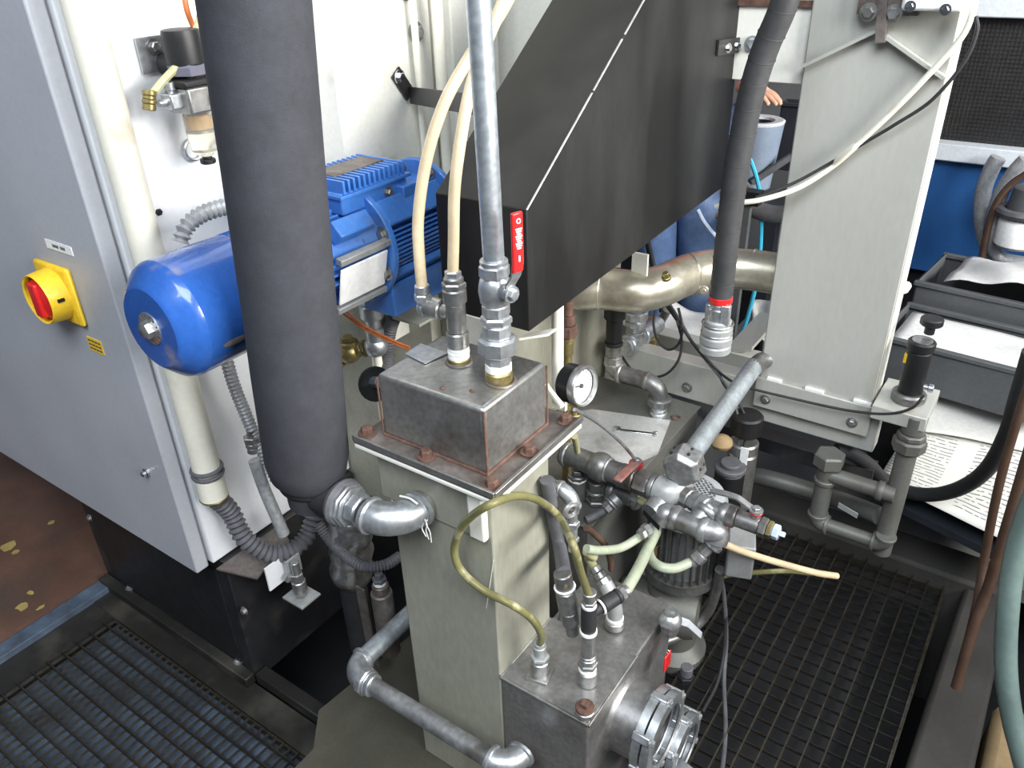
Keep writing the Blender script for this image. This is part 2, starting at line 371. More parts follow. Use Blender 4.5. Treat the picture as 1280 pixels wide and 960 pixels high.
# gratings ----------------------------------------------------------
def grating(label, x0, x1, y0, y1, along, bear, cross, mb_, mc_, tray):
    g = thing('floor_grating', label, 'grating', ((x0+x1)/2, (y0+y1)/2, 0))
    MB().box((x0, y0, -.10), (x1, y1, -.095) if tray != 'tray_blue' else (x1, y1, -.022)).build('tray', tray, g)
    F = MB()
    for a, b in (((x0, y0), (x1, y0)), ((x0, y1), (x1, y1)), ((x0, y0), (x0, y1)), ((x1, y0), (x1, y1))):
        F.bar((*a, -.009), (*b, -.009), .005, .018)
    F.build('frame', mb_, g)
    def piece(name, m, L, w, h, zt, pos, axis):
        first = None
        for c in pos:
            if first is None:
                q = MB(); c0 = (-L/2, -w/2, -h); c1 = (L/2, w/2, 0)
                if axis == 'y': c0 = (-w/2, -L/2, -h); c1 = (w/2, L/2, 0)
                q.box(c0, c1); first = q.build(name, m, None); ob = first; first.parent = g
            else: ob = first.copy(); COL.objects.link(ob)
            ob.parent = g
            ob.location = (((x0+x1)/2, c, zt) if axis == 'x' else (c, (y0+y1)/2, zt)); ob.location -= g.location
    def steps(a, b, s):
        n = int((b-a)/s); return [a+s*(i+.5) for i in range(n)]
    if along == 'x':
        piece('bearing_bar', mb_, x1-x0, .003, .014, 0, [.57-.0362*i for i in range(40) if .57-.0362*i > y0], 'x')
        piece('cross_bar', mc_, y1-y0, .0018, .008, -.001, steps(x0, x1, cross), 'y')
    else:
        piece('bearing_bar', mb_, y1-y0, .003, .014, 0, [-.067+.0369*i for i in range(-30, 12) if x0 < -.067+.0369*i < x1], 'y')
        piece('cross_bar', mc_, x1-x0, .0018, .008, -.001, [1.31+cross*i for i in range(-40, 30) if y0 < 1.31+cross*i < y1], 'x')
    return g
grating('steel floor grating with a blue-grey tray showing through, left of the post', -1.70, -.97, -.15, .595, 'x', .0362, .0225, 'grating_steel', 'grating_bare', 'tray_blue')
grating('dark steel floor grating right of the valve block', -.60, .01, .35, 1.83, 'y', .0369, .035, 'grating_bare', 'grating_steel', 'pit_dark')
# concrete kerb at the right of the right grating
k0, k1 = at(1075, 960, z=.03), at(1190, 705, z=.03)
o = MB().prism([(.02, .3, -.4), (.15, .3, -.4), (.15, 1.93, -.4), (.05, 1.93, -.4)], (0, 0, .43)).build('trim_3', 'kerb', bevel=.012); struct(o)
o = MB().box((-.62, 1.83, -.4), (.12, 1.95, .05)).build('trim_4', 'kerb', bevel=.01); struct(o)
# base plate under the post
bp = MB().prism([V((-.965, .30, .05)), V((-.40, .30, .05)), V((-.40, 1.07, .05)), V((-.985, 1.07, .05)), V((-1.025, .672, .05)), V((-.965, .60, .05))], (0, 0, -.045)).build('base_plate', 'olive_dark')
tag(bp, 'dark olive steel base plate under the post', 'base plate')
# ================================================================== CONTROL CABINET
CX, CY, CZ = -1.26, .62, .36
cab = thing('control_cabinet', 'grey electrical control cabinet with yellow and red main switch', 'cabinet', (-1.9, .9, 0))
MB().box((-2.8, CY+.036, CZ+.004), (CX+.006, 1.055, 2.3)).build('body', 'cab_white', cab, bevel=.003)
door = MB().box((-2.8, CY, CZ), (CX, CY+.030, 2.3)).build('door', 'cab_grey', cab, bevel=.004, seg=3)
lk = MB(); p = at(184, 590, y=CY); lk.lathe(p, -Y, [(0, .009), (.004, .009), (.005, .006), (.011, .0055), (.013, .003)], 16); lk.build('lock', 'chrome', door)
b = MB().box((-1.84, .672, 0), (-1.24, 1.05, CZ)).build('plinth', 'black_steel', cab, bevel=.002)
MB().box((-1.80, .668, .04), (-1.28, .6735, CZ-.04)).build('plinth_panel', 'black', b)
for px, py in ((113, 647), (306, 763)): bolt(b, at(px, py, y=.672), -Y, .007, 'steel', name='plinth_bolt')
# bottom angle of the side wall
MB().prism([at(270, 711, z=CZ), at(350, 655, z=CZ), at(362, 676, z=CZ), at(321, 723, z=CZ)], (0, 0, -.004)).build('bottom_flange', 'rusty_steel', cab)
# the main switch
sp = [at(px, py, y=CY) for px, py in ((44, 322), (97, 338), (130, 416), (76, 410))]
cs = at(79, 364, y=CY); hw = .055
pl = MB().prism([cs+V((-hw, 0, hw)), cs+V((-hw, 0, -hw)), cs+V((hw, 0, -hw)), cs+V((hw, 0, hw))], (0, -.012, 0)).build('switch_plate', 'yellow', cab, bevel=.006, seg=3)
q = cs+V((0, -.012, 0))
MB().lathe(q, -Y, [(0, .049), (.032, .046), (.035, .0445), (.033, .0415), (.006, .040)], 40, cap=False).build('switch_collar', 'yellow', pl)
MB().obox(q+V((.047, -.017, .004)), (.002, 0, 0), (0, .006, 0), (0, 0, .003)).build('padlock_slot', 'black', pl)
kn = MB().lathe(q, -Y, [(0, .0395), (.022, .0395), (.027, .037), (.031, .030), (.034, .018), (.035, .001)], 40)
kn.obox(q+V((0, -.032, 0)), V((.013, 0, 0)), V((0, .008, 0)), V((0, 0, .032)))
kn.build('switch_knob', 'red', pl, bevel=.004, seg=3)
c0 = at(74, 309, y=CY)
s1 = MB().obox(c0+V((0, -.0006, 0)), (.042, 0, 0), (0, .0006, 0), (0, 0, .008)).build('name_sticker', 'white', cab)
for i in range(8):
    if i == 4: continue
    MB().obox(c0+V((-.018+.0052*i, -.0014, 0)), (.0017, 0, 0), (0, .0003, 0), (0, 0, .0026)).build('letter', 'ink', s1)
c1 = at(120, 432, y=CY)
s2 = MB().obox(c1+V((0, -.0006, 0)), (.023, 0, 0), (0, .0006, 0), (0, 0, .014)).build('warning_sticker', 'yellow', cab)
for r_ in range(3):
    for i in range(4): MB().obox(c1+V((-.016+.0105*i, -.0014, .008-.008*r_)), (.0042, 0, 0), (0, .0003, 0), (0, 0, .0014)).build('letter', 'ink', s2)
bolt(cab, at(198, 265, x=CX+.006), X, .006, 'black', name='side_screw', washer=False)
# ================================================================== MACHINE FRAME BEHIND THE MOTOR
fr = thing('machine_enclosure', 'cream painted machine enclosure with olive lower plates behind the blue motor', 'machine', (-1.3, 1.3, 0))
MB().box((-2.0, 1.058, .95), (-1.13, 1.33, 2.3)).build('panel', 'frame_cream', fr, bevel=.003)
MB().box((-1.27, 1.058, .3), (-1.13, 1.4, .95)).build('lower_panel', 'olive', fr, bevel=.003)
MB().box((-1.35, 1.36, .5), (-1.10, 1.52, 2.3)).build('post', 'frame_cream', fr, bevel=.004)
MB().box((-1.6, 1.62, .4), (-.95, 1.72, 2.3)).build('rear_panel', 'frame_cream', fr, bevel=.003)
p = at(519, 40, x=-1.129); bolt(fr, p, X, .013, 'steel')
p = at(508, 5, x=-1.129); bolt(fr, p+V((0, 0, .03)), X, .016, 'rust')
tag(MB().cyl(online((-1.11, 1.345, 1.3), Y, px=520)*1+V((0, 0, -.4)), online((-1.11, 1.345, 1.3), Y, px=520)+V((0, 0, .8)), .007).build('tube', 'pvc_cream'), 'thin cream vertical tube beside the cream frame panel', 'tube')
t1 = online((-1.08, 1.4, 1.3), Y, px=549)
tag(MB().cyl(t1+V((0, 0, -.4)), t1+V((0, 0, .8)), .012).build('tube', 'pvc_cream'), 'thicker cream vertical tube left of the black shroud', 'tube')
# lower olive frame panels around the tank
fl = fr
MB().box((-1.12, 1.10, 0), (-.99, 1.13, .86)).build('front_plate', 'olive', fl, bevel=.003)
MB().box((-1.02, 1.13, .3), (-.90, 1.75, .95)).build('side_plate', 'post_paint', fl, bevel=.003)
# shelf brackets seen between hoses under the motor
MB().obox(at(520, 395, y=1.05), (.035, 0, 0), (0, .03, 0), (0, 0, .003)).build('shelf', 'olive', fl)
MB().obox(at(500, 395, y=1.08), (.003, 0, 0), (0, .03, 0), (0, 0, .045)).build('gusset', 'frame_cream', fl)
MB().obox(at(598, 412, y=1.12), (.05, 0, 0), (0, .01, 0), (0, 0, .03)).build('cross_plate', 'frame_cream', fl)
# black strap bracket on the panel
bk = thing('strap_bracket', 'black bent strap bracket bolted to the cream panel', 'bracket', at(497, 95, x=-1.128))
a0, a1, a2 = at(494, 90, x=-1.126), at(513, 119, x=-1.124), at(600, 132, x=-.80)
MB().strap([a0, a1], (V((0, .0, .0))+(a1-a0).cross(X).normalized()*.014), .004).build('leg', 'black_steel', bk)
MB().strap([a1, a2], V((0, 0, .016)), .004).build('arm', 'black_steel', bk)
bolt(bk, at(499, 96, x=-1.122), X, .009, 'chrome')
# ================================================================== POST, BLOCK
PX0, PX1, PY0, PY1 = -.772, -.568, .725, .881
post = thing('machine_post', 'olive-grey square steel post with a flanged top carrying the box', 'post', (-.67, .8, 0))
MB().box((PX0, PY0, .051), (PX1, PY1, .80)).build('column', 'post_paint', post, bevel=.003)
MB().box((-.79, PY0-.004, .695), (PX1-.012, PY0+.02, .80)).build('top_plate', 'post_paint', post, bevel=.002)
c = at(608, 655, y=.715); MB().box((-.604, .712, .70), (-.574, .726, .80)).build('lug', 'frame_cream', post, bevel=.004)
MB().box((-.806, .693, .800), (-.536, .930, .8075)).build('lower_flange', 'frame_cream', post, bevel=.002)
# weld seam
MB().tube([at(617, 700, y=PY0-.001), at(640-32, 760, y=PY0)], .0006).build('scratch', 'frame_cream', post)
box = thing('junction_box', 'welded stainless box bolted on the flanged post', 'steel box', (-.675, .81, .8075))
MB().box((-.806, .693, .8085), (-.536, .930, .817)).build('flange_plate', 'rusty_steel', box, bevel=.002)
lip = MB()
for a, b_ in (((-.806, .693), (-.536, .693)), ((-.536, .693), (-.536, .930))): lip.bar((*a, .819), (*b_, .819), .005, .010)
lip.build('flange_lip', 'stainless', box, bevel=.001)
i0 = [(-.774, .728), (-.574, .728), (-.574, .886), (-.774, .886)]; i1 = [(-.780, .734), (-.583, .738), (-.583, .898), (-.780, .890)]
bb = MB(); bb.v = [V((*a, .817)) for a in i0]+[V((*a, .92)) for a in i1]
bb.f = [(0, 3, 2, 1), (4, 5, 6, 7), (0, 1, 5, 4), (1, 2, 6, 5), (2, 3, 7, 6), (3, 0, 4, 7)]
bb.build('box_body', 'stainless', box, bevel=.006, seg=3)
wd = MB(); wl = [V((*a, .818)) for a in i0]; wd.tube([wl[3], wl[0]], .0028); wd.tube([wl[0], wl[1]], .0028); wd.tube([wl[1], wl[2]], .0028)
wd.tube([bb.v[1]+V((.001, 0, 0)), bb.v[5]+V((.001, 0, -.004))], .0022); wd.tube([bb.v[0], bb.v[4]+V((0, 0, -.006))], .0018)
wd.tube([bb.v[2]+V((.001, 0, 0)), bb.v[6]+V((.001, 0, -.006))], .0018)
wd.build('weld_bead', 'rust', box)
for px, py in ((459, 542), (533, 571), (615, 608), (662, 566), (707, 527)): bolt(box, at(px, py, z=.8175), Z, .0095, 'rust', h=.010)
pz = .9215
MB().prism([at(*q, z=pz) for q in ((506, 443), (526, 430), (560, 442), (531, 455))], (0, 0, .0012)).build('small_plate', 'galv', box)
for px, py in ((590, 488), (553, 485)): MB().ball(at(px, py, z=.921), .004, 8, 5, (1.2, 1, .3)).build('rust_flake', 'rust', box)
for px, py, rr in ((574, 452, .019), (626, 476, .021)): MB().torus(at(px, py, z=.921), Z, rr, .0025).build('weld_ring', 'rusty_steel', box)
# the valve block
BX, BY1, BZ = -.398, 1.035, .40
blk = thing('valve_block', 'grey steel valve block welded to the foot of the post', 'valve block', (-.48, .88, 0))
MB().box((PX1+.0005, PY0, .1), (BX, BY1, BZ)).build('body', 'block_steel', blk, bevel=.004, seg=3)
MB().box((PX1+.002, PY0+.002, BZ), (BX-.001, .885, BZ+.003)).build('top_plate', 'block_steel', blk, bevel=.001)
wd = MB(); wd.tube([(PX1, PY0, BZ+.002), (BX, PY0, BZ+.002)], .0032); wd.tube([(BX, PY0, BZ), (BX, .89, BZ+.001)], .003); wd.tube([(PX1, PY0, BZ+.003), (PX1, PY1, BZ+.003)], .003)
wd.build('weld_bead', 'stainless', blk)
# rusty plug
p = at(731, 893, z=BZ+.003); hexn(blk, p, Z, [(.014, .016, 20)], 'steel', 'plug_socket')
hexn(blk, p+Z*.014, Z, [(.006, .0155, 20)], 'rust', 'plug')
MB().obox(p+Z*.024, (.006, 0, 0), (0, .006, 0), (0, 0, .004)).build('plug_square', 'rust', blk, bevel=.001)
# ================================================================== BLACK SHROUD
SX, SY, SW = -.614, .90, .165
shp = [at(661, 415, x=SX), at(659, 262, x=SX), online(at(659, 262, x=SX), at(805, 0, x=SX)-at(659, 262, x=SX), py=-260), None, at(905, 233, x=SX)]
shp[0].y = shp[1].y = SY
shp[3] = V((SX, shp[4].y, shp[2].z))
sh = thing('black_shroud', 'black sheet steel shroud with a sloped front and welded seam', 'machine cover', (SX-.08, 1.3, shp[0].z))
MB().prism([p for p in shp], (-SW, 0, 0)).build('shell', 'shroud', sh, bevel=.0015)
wl = MB(); d = shp[2]-shp[1]
for a, b_ in ((0, .24), (.245, .36), (.37, .62), (.63, 1)): wl.tube([shp[1]+d*a+V((.0005, 0, 0)), shp[1]+d*b_+V((.0005, 0, 0))], .0015)
wl.build('weld_seam', 'galv', sh)
br = MB().strap([at(897, 60, x=SX+.004), at(925, 56, x=SX+.006)], V((0, 0, .014)), .004); br.strap([at(925, 56, x=SX+.006), at(952, 51, x=SX+.05)], V((0, 0, .014)), .004)
q = br.build('side_bracket', 'black_steel', sh)
for px, py in ((910, 60), (921, 57)): bolt(q, at(px, py, x=SX+.008), X-Y*.3, .006, 'chrome')
bolt(q, at(939, 54, x=SX+.03)+V((.004, -.006, 0)), X*.3-Y, .010, 'galv')
# ================================================================== COLUMN ON THE RIGHT WITH ITS BEAM
CY0 = 1.63; cl0, cl1 = at(949, 470, y=CY0), at(1090, 507, y=CY0)
cx0, cx1 = cl0.x, cl1.x; cb = .50
co = thing('machine_column', 'pale olive steel channel column with angled welded ribs', 'column', (cx0, CY0, cb))
MB().box((cx0, CY0, cb), (cx1, CY0+.012, 2.0)).build('web', 'col_paint', co, bevel=.003)
MB().box((cx1-.012, CY0+.001, cl0.z-.03), (cx1, CY0+.085, 2.0)).build('side_flange', 'frame_cream', co, bevel=.003)
MB().box((cx0, CY0+.001, cb), (cx0+.01, CY0+.10, 2.0)).build('rear_flange', 'col_paint', co, bevel=.003)
foot = MB().box((cx0-.004, CY0-.008, cb+.002), (cx1+.004, CY0, cl0.z)).build('foot_plate', 'col_paint', co, bevel=.002)
for px, py in ((957, 499), (1065, 528)): bolt(foot, at(px, py, y=CY0-.008), -Y, .008, 'steel')
for px, py, w in ((968, 475, .016), (1018, 488, .02), (1078, 503, .018)): MB().obox(at(px, py, y=CY0-.004), (w, 0, 0), (0, .004, 0), (0, 0, .003)).build('bare_edge', 'tape', foot)
rib = MB(); 
for a, b_ in (((1003, 83), (1097, 38)), ((1100, 40), (1180, 97))): MB().bar(at(*a, y=CY0-.010), at(*b_, y=CY0-.010), .006, .018, up=-Y+Z*.01).build('rib', 'col_paint', co)
q = MB().bar(at(1101, 53, y=CY0-.02), at(1107, -40, y=CY0-.02), .016, .016).build('hinge_pin', 'rusty_steel', co)
MB().obox(at(1112, 4, y=CY0-.012), (.05, 0, 0), (0, .008, 0), (0, 0, .018)).build('hinge_plate', 'rusty_steel', co)
for px, py in ((1086, 15), (1117, 17)): bolt(co, at(px, py, y=CY0-.02), -Y, .010, 'steel')
MB().tube([at(1131, 358, x=cx1+.004)-Z*.006, at(1131, 358, x=cx1+.004)+V((.0, .02, -.006))], .010).build('side_boss', 'frame_cream', co)
# upper cross panel between shroud and column
cp_ = co
zz = at(960, 102, y=CY0+.02).z
MB().box((-.75, CY0+.014, zz), (cx0+.005, CY0+.03, 2.0)).build('panel', 'frame_cream', cp_, bevel=.002)
MB().box((-.75, CY0+.005, at(960, 8, y=CY0).z), (cx0+.08, CY0+.014, at(960, 0, y=CY0).z)).build('cap_strip', 'rust', cp_)
# limit switch box at the top
lb = thing('limit_switch', 'white limit switch box at the top of the column', 'switch', at(1165, 0, y=CY0-.03))
b0 = at(1130, 10, y=CY0-.03); b1 = at(1205, 16, y=CY0-.03)
MB().box((b0.x, CY0-.06, b0.z-.002), (b1.x, CY0-.004, b0.z+.09)).build('housing', 'white', lb, bevel=.006)
for px, py in ((1138, 8), (1182, 12)): bolt(lb, at(px, py, y=CY0-.061), -Y, .006, 'chrome')
# beams
bm = thing('frame_beam', 'olive frame beam in front of the column foot', 'beam', (-.6, CY0, .5))
tz = at(822, 447, y=CY0).z
MB().box((-.86, CY0+.0125, tz-.10), (cx1+.02, CY0+.06, tz)).build('channel', 'col_paint', bm, bevel=.003)
for px, py in ((859, 484),): bolt(bm, at(px, py, y=CY0+.012), -Y, .009, 'steel')
b2 = thing('frame_beam', 'rear olive frame beam behind the bend pipe', 'beam', (-.7, 1.95, .5))
r0, r1 = at(818, 416, y=1.92), at(912, 441, y=1.92)
MB().box((r0.x-.12, 1.92, r0.z-.09), (cx1-.1, 1.97, r0.z)).build('channel', 'col_paint', b2, bevel=.003)
MB().prism([at(905, 437, y=1.92), at(940, 434, y=1.93), at(975, 395, y=2.15), at(950, 390, y=2.2)], (0, 0, -.012)).build('gusset', 'col_paint', b2)
# tank
tk = thing('coolant_tank', 'dark grey steel tank behind the post', 'tank', (-.8, 1.35, 0))
TZ, TX = .45, -.609
MB().box((-.895, 1.09, .0), (TX, 1.63, TZ-.004)).build('body', 'tank_paint', tk, bevel=.003)
MB().box((-.895, 1.085, TZ-.004), (TX+.004, 1.635, TZ)).build('lid', 'tank_paint', tk, bevel=.001)
s0 = [at(*q, z=TZ+.001) for q in ((690, 520), (740, 512), (838, 526), (822, 568), (790, 640-58), (700, 560))]
tag(MB().prism(s0, (0, 0, .0015)).build('cover_sheet', 'sheet_dull'), 'dull crinkled grey sheet lying on the tank top', 'sheet')
# ================================================================== BLUE MOTOR (axis along y)
MX = -1.02; m0 = at(225, 395, x=MX); MZ = m0.z
def my(px): return online((MX, 0, MZ), Y, px=px).y
mot = thing('electric_motor', 'blue electric motor with round fan cover and finned flanged housing', 'motor', (MX, .8, MZ-.11))
ax = lambda y: V((MX, y, MZ))
yc0 = my(188); RC = .090
cov = MB().lathe(ax(yc0), Y, [(0, .0), (0, .060), (.0015, .063), (.004, .066), (.022, .084), (.026, .087), (.034, RC), (.155, RC), (.156, RC-.004)], 48, cap=False).build('fan_cover', 'blue_cover', mot, ang=20)
MB().lathe(ax(yc0), -Y, [(0, .025), (.0012, .025)], 32).build('hub_sticker', 'galv', cov)
for i in range(14):
    a = R(20+320*i/13); MB().obox(ax(yc0-.0014)+V((.0205*math.cos(a), 0, .0205*math.sin(a))), V((-math.sin(a), 0, math.cos(a)))*.0012, (0, .0003, 0), V((math.cos(a), 0, math.sin(a)))*.002).build('letter', 'red_worn' if 8 < i else 'ink', cov)
MB().lathe(ax(yc0-.0012), -Y, [(0, .0135), (.004, .0135), (.010, .0125), (.012, .009)], 6).build('hub_bolt', 'steel', cov)
MB().ball(V((MX+.085, yc0+.075, MZ-.028)), .02, 10, 6, (.12, 1.2, .35)).build('scratch', 'rusty_steel', cov)
# ventilation gap and second cover
yb = yc0+.158
MB().lathe(ax(yb), Y, [(0, RC-.010), (.035, RC-.010)], 40).build('vent_ring', 'black', mot)
for i in range(10):
    a = 2*math.pi*i/10+.2; MB().obox(ax(yb+.016)+V((math.cos(a), 0, math.sin(a)))*(RC-.006), V((math.cos(a), 0, math.sin(a)))*.005, (0, .017, 0), V((-math.sin(a), 0, math.cos(a)))*.014).build('vent_rib', 'blue_cover', mot)
MB().lathe(ax(yb+.033), Y, [(0, RC-.004), (.004, RC), (.05, RC), (.052, RC-.006)], 48).build('cover_ring', 'blue_cover', mot)
yf1, yf2 = my(436), my(524)
y2 = yb+.085
MB().lathe(ax(y2), Y, [(0, .074), (yf1-y2-.05, .074), (yf1-y2-.02, .088), (yf1-y2, .088)], 40).build('stator', 'blue_paint', mot)
for i in range(36):                                            # cooling fins of the stator
    a = 2*math.pi*i/36
    if 15 < math.degrees(a) < 55 or 320 < math.degrees(a) < 345: continue
    d = V((math.cos(a), 0, math.sin(a))); MB().obox(ax((y2+yf1-.06)/2+.004)+d*.080, d*.009, (0, (yf1-.06-y2)/2, 0), V((-d.z, 0, d.x))*.0016).build('fin', 'blue_paint', mot)
# name plate and terminal cover on the visible side
d = V((math.cos(R(-14)), 0, math.sin(R(-14)))); t_ = V((-d.z, 0, d.x))
MB().obox(ax((my(395)+my(446))/2-.03)+d*.092, d*.002, (0, .055, 0), t_*.034).build('name_plate', 'white', mot, bevel=.002)
for sgn in (-1, 1): MB().obox(ax((my(395)+my(446))/2-.025)+d*.088+t_*.046*sgn, d*.007, (0, .062, 0), t_*.006).build('plate_rail', 'pump_grey', mot, bevel=.002)
d2 = V((math.cos(R(42)), 0, math.sin(R(42)))); t2 = V((-d2.z, 0, d2.x))
MB().obox(ax(my(425)-.03)+d2*.088, d2*.014, (0, .04, 0), t2*.016).build('side_block', 'blue_paint', mot, bevel=.003)
# flanges
for yy, rr in ((yf1, .108), (yf2, .108)):
    fo = MB().lathe(ax(yy), Y, [(0, rr-.002), (.002, rr), (.011, rr), (.013, rr-.002)], 56).build('flange', 'blue_paint', mot)
    for i in range(8):
        a = R(22+45*i); q = ax(yy)+V((math.cos(a), 0, math.sin(a)))*(rr-.014)
        bolt(fo, q, -Y, .0085, 'steel', name='flange_bolt')
        g = V((math.cos(a), 0, math.sin(a))); MB().obox(ax(yy-.018)+g*(rr-.038), g*.012, (0, .018, 0), V((-g.z, 0, g.x))*.004).build('web', 'blue_paint', fo)
# middle housing between the flanges
L_ = yf2-yf1
MB().lathe(ax(yf1+.012), Y, [(0, .080), (L_-.012, .080)], 40).build('housing', 'blue_paint', mot)
for a_ in (40, -42, 130):
    g = V((math.cos(R(a_)), 0, math.sin(R(a_)))); tg = V((-g.z, 0, g.x))
    MB().obox(ax(yf1+.012+(L_-.02)/2)+g*.084, g*.016, (0, (L_-.03)/2, 0), tg*.024).build('housing_pad', 'blue_paint', mot, bevel=.003)
for i in range(9):
    a = R(-22+5.2*i); g = V((math.cos(a), 0, math.sin(a)))
    MB().obox(ax(yf1+.02+(L_-.03)/2)+g*.083, g*.008, (0, (L_-.045)/2, 0), V((-g.z, 0, g.x))*.0018).build('fin', 'blue_paint', mot)
foot = at(500, 365, x=MX+.05); MB().box((MX+.005, yf1+.012, MZ-.128), (MX+.082, yf2-.004, MZ-.066)).build('foot', 'blue_paint', mot, bevel=.003)
# finned terminal box on top
tz0 = MZ+.088; ty0 = online((MX+.05, 0, tz0+.03), Y, px=424).y; ty1 = online((MX+.05, 0, tz0+.03), Y, px=506).y
tb = MB().box((MX-.06, ty0, tz0-.015), (MX+.052, ty1, tz0+.022)).build('terminal_box', 'blue_paint', mot, bevel=.004)
MB().box((MX-.066, ty0-.006, tz0+.014), (MX+.058, ty1+.006, tz0+.020)).build('box_lip', 'blue_paint', tb, bevel=.001)
nf = 13
for i in range(nf):
    yy = ty0+.008+(ty1-ty0-.016)*i/(nf-1); MB().box((MX-.058, yy-.0026, tz0+.020), (MX+.054, yy+.0026, tz0+.042)).build('box_fin', 'blue_paint', tb, bevel=.001)
MB().box((MX-.035, ty0+.02, tz0+.0405), (MX+.02, ty1-.02, tz0+.0435)).build('box_plate', 'rusty_steel', tb, bevel=.001)
bolt(tb, V((MX+.052, (ty0+ty1)/2+.03, tz0-.002)), X, .007, 'steel'); bolt(tb, V((MX-.02, ty0+.012, tz0+.042)), Z, .010, 'galv')
MB().box((MX+.03, ty1-.03, tz0-.03), (MX+.07, ty1+.01, tz0+.005)).build('box_neck', 'blue_paint', tb, bevel=.003)
MB().cyl(V((MX-.05, ty0-.05, tz0+.0)), V((MX-.05, ty0+.01, tz0+.0)), .035).build('gland', 'blue_paint', tb)
# ================================================================== FOAM-INSULATED PIPE WITH ELBOW
fb = at(386, 592, y=.655); ft = at(318, 0, y=.652); fd = (ft-fb).normalized()
ins = thing('insulated_pipe', 'thick black foam-insulated vertical pipe with silver elbow to the post', 'insulated pipe', fb)
RF = .0655
MB().lathe(fb-fd*.012, fd, [(0, .030), (.004, .050), (.018, .060), (.05, RF), (.2, RF+.0005), (.32, RF-.001), (.5, RF-.0015), (1.35, RF-.003)], 40).build('foam_sleeve', 'foam', ins)
ST = V((-.685, .725, .717)); EY = .655
nk = MB().lathe(fb-fd*.058+V((.004, 0, 0)), fd, [(0, .034), (.004, .040), (.05, .044)], 28); nk.build('foam_collar', 'foam', ins)
nk = MB().tube([fb-fd*.030, V((ST.x-.185, EY, ST.z+.002)), V((ST.x-.135, EY, ST.z)), V((ST.x-.125, EY, ST.z))], .038, 18, r1=.030); nk.build('wrapped_bend', 'rubber', ins)
tw = MB().torus(fb-fd*.014, fd, .044, .006, 24, 8); tw.build('cable_tie', 'black', ins)
MB().torus(V((ST.x-.122, EY, ST.z)), X, .030, .010, 24, 8).build('torn_wrap', 'rubber_grey', ins)
hexn(ins, V((ST.x-.118, EY, ST.z)), X, [(.012, .036, 8), (.006, .034, 8), (.022, .027, 8)], 'galv', 'union_nut')
eb = MB(); e = eb.elbow(V((ST.x-.064, EY, ST.z)), X, Y, .052, .0265, 1.14, 24); eb.build('elbow', 'galv', ins)
MB().cyl(e-Y*.004, V((e.x, PY0-.005, e.z)), .0255, n=24).build('stub', 'stainless', ins)
tp = MB()
for k in range(3):
    a = at(528+3*k, 648+k, y=.69); tp.tube([a, a+V((.004*math.sin(k*2), 0, -.010)), a+V((-.003+.003*k, 0, -.022)), a+V((.004, 0, -.034-.004*k))], .0009, 5)
tp.tube([at(500, 620, y=.69), at(512, 623, y=.69), at(522, 630, y=.69)], .0016, 6)
tp.build('sealing_thread', 'tape', ins)
# ================================================================== FOIL-WRAPPED FLASK BEHIND THE ELBOW
q0, q1 = at(440, 725, y=.84), at(437, 585, y=.84)
fo = thing('foil_wrapped_pipe', 'crumpled foil-wrapped pipe behind the silver elbow', 'pipe', q0)
pr = [(0, .034)]+[(.02+.19*i/10, .044+.004*math.sin(i*2.1)) for i in range(11)]+[(.225, .036)]
MB().lathe(q0, q1-q0, pr, 22).build('foil_sleeve', 'foil', fo)
MB().torus(q0+Z*.012, Z, .038, .004).build('band', 'black', fo)
MB().cyl(q0-Z*.20, q0, .030).build('lower_hose', 'rubber', fo)
bb_ = MB().strap([at(450, 735, y=.80), at(462, 800, y=.80), at(470, 830, y=.80)], V((.012, 0, 0)), .004); tag(bb_.build('flat_bar', 'rusty_steel'), 'upright rusty flat bar below the foil-wrapped pipe', 'flat bar')
g0 = at(473, 716, y=.80)
rf = thing('rusty_cylinder', 'small rusty cylinder with a grey plug behind the lower pipe', 'cylinder', g0-Z*.18)
hexn(rf, g0-Z*.22, Z, [(.17, .022, 18), (.02, .017, 18)], 'rusty_steel', 'body')
hexn(rf, g0-Z*.030, Z, [(.008, .013, 18)], 'tape', 'thread_tape'); hexn(rf, g0-Z*.022, Z, [(.010, .015, 6), (.012, .009, 6)], 'rubber_grey', 'plug')
# ================================================================== LOWER GALVANISED PIPE WITH TWO ELBOWS
LE = at(668, 925, y=PY0); LZ = LE.z; LY = .655
lw = thing('lower_pipe', 'galvanised pipe with two elbows low in front of the post', 'pipe', (LE.x-.15, LY, LZ))
xL = online((0, LY, LZ), X, px=455).x; rp = .0165
MB().cyl((xL, LY, LZ), (LE.x-.035, LY, LZ), rp).build('pipe', 'galv_dull', lw)
eb = MB(); eb.elbow(V((LE.x-.040, LY, LZ)), X, Y, .036, .0215, 1.16, 20); eb.build('elbow', 'galv', lw)
hexn(lw, (xL-.002, LY, LZ), X, [(.014, .027, 8), (.004, .024, 20), (.010, .022, 20)], 'galv', 'union_nut')
eb = MB(); e = eb.elbow(V((xL, LY, LZ)), -X, Y, .036, .0215, 1.16, 20); eb.build('elbow', 'galv', lw)
MB().cyl(e, e+Y*.20, rp*1.15).build('pipe', 'galv_pipe', lw)
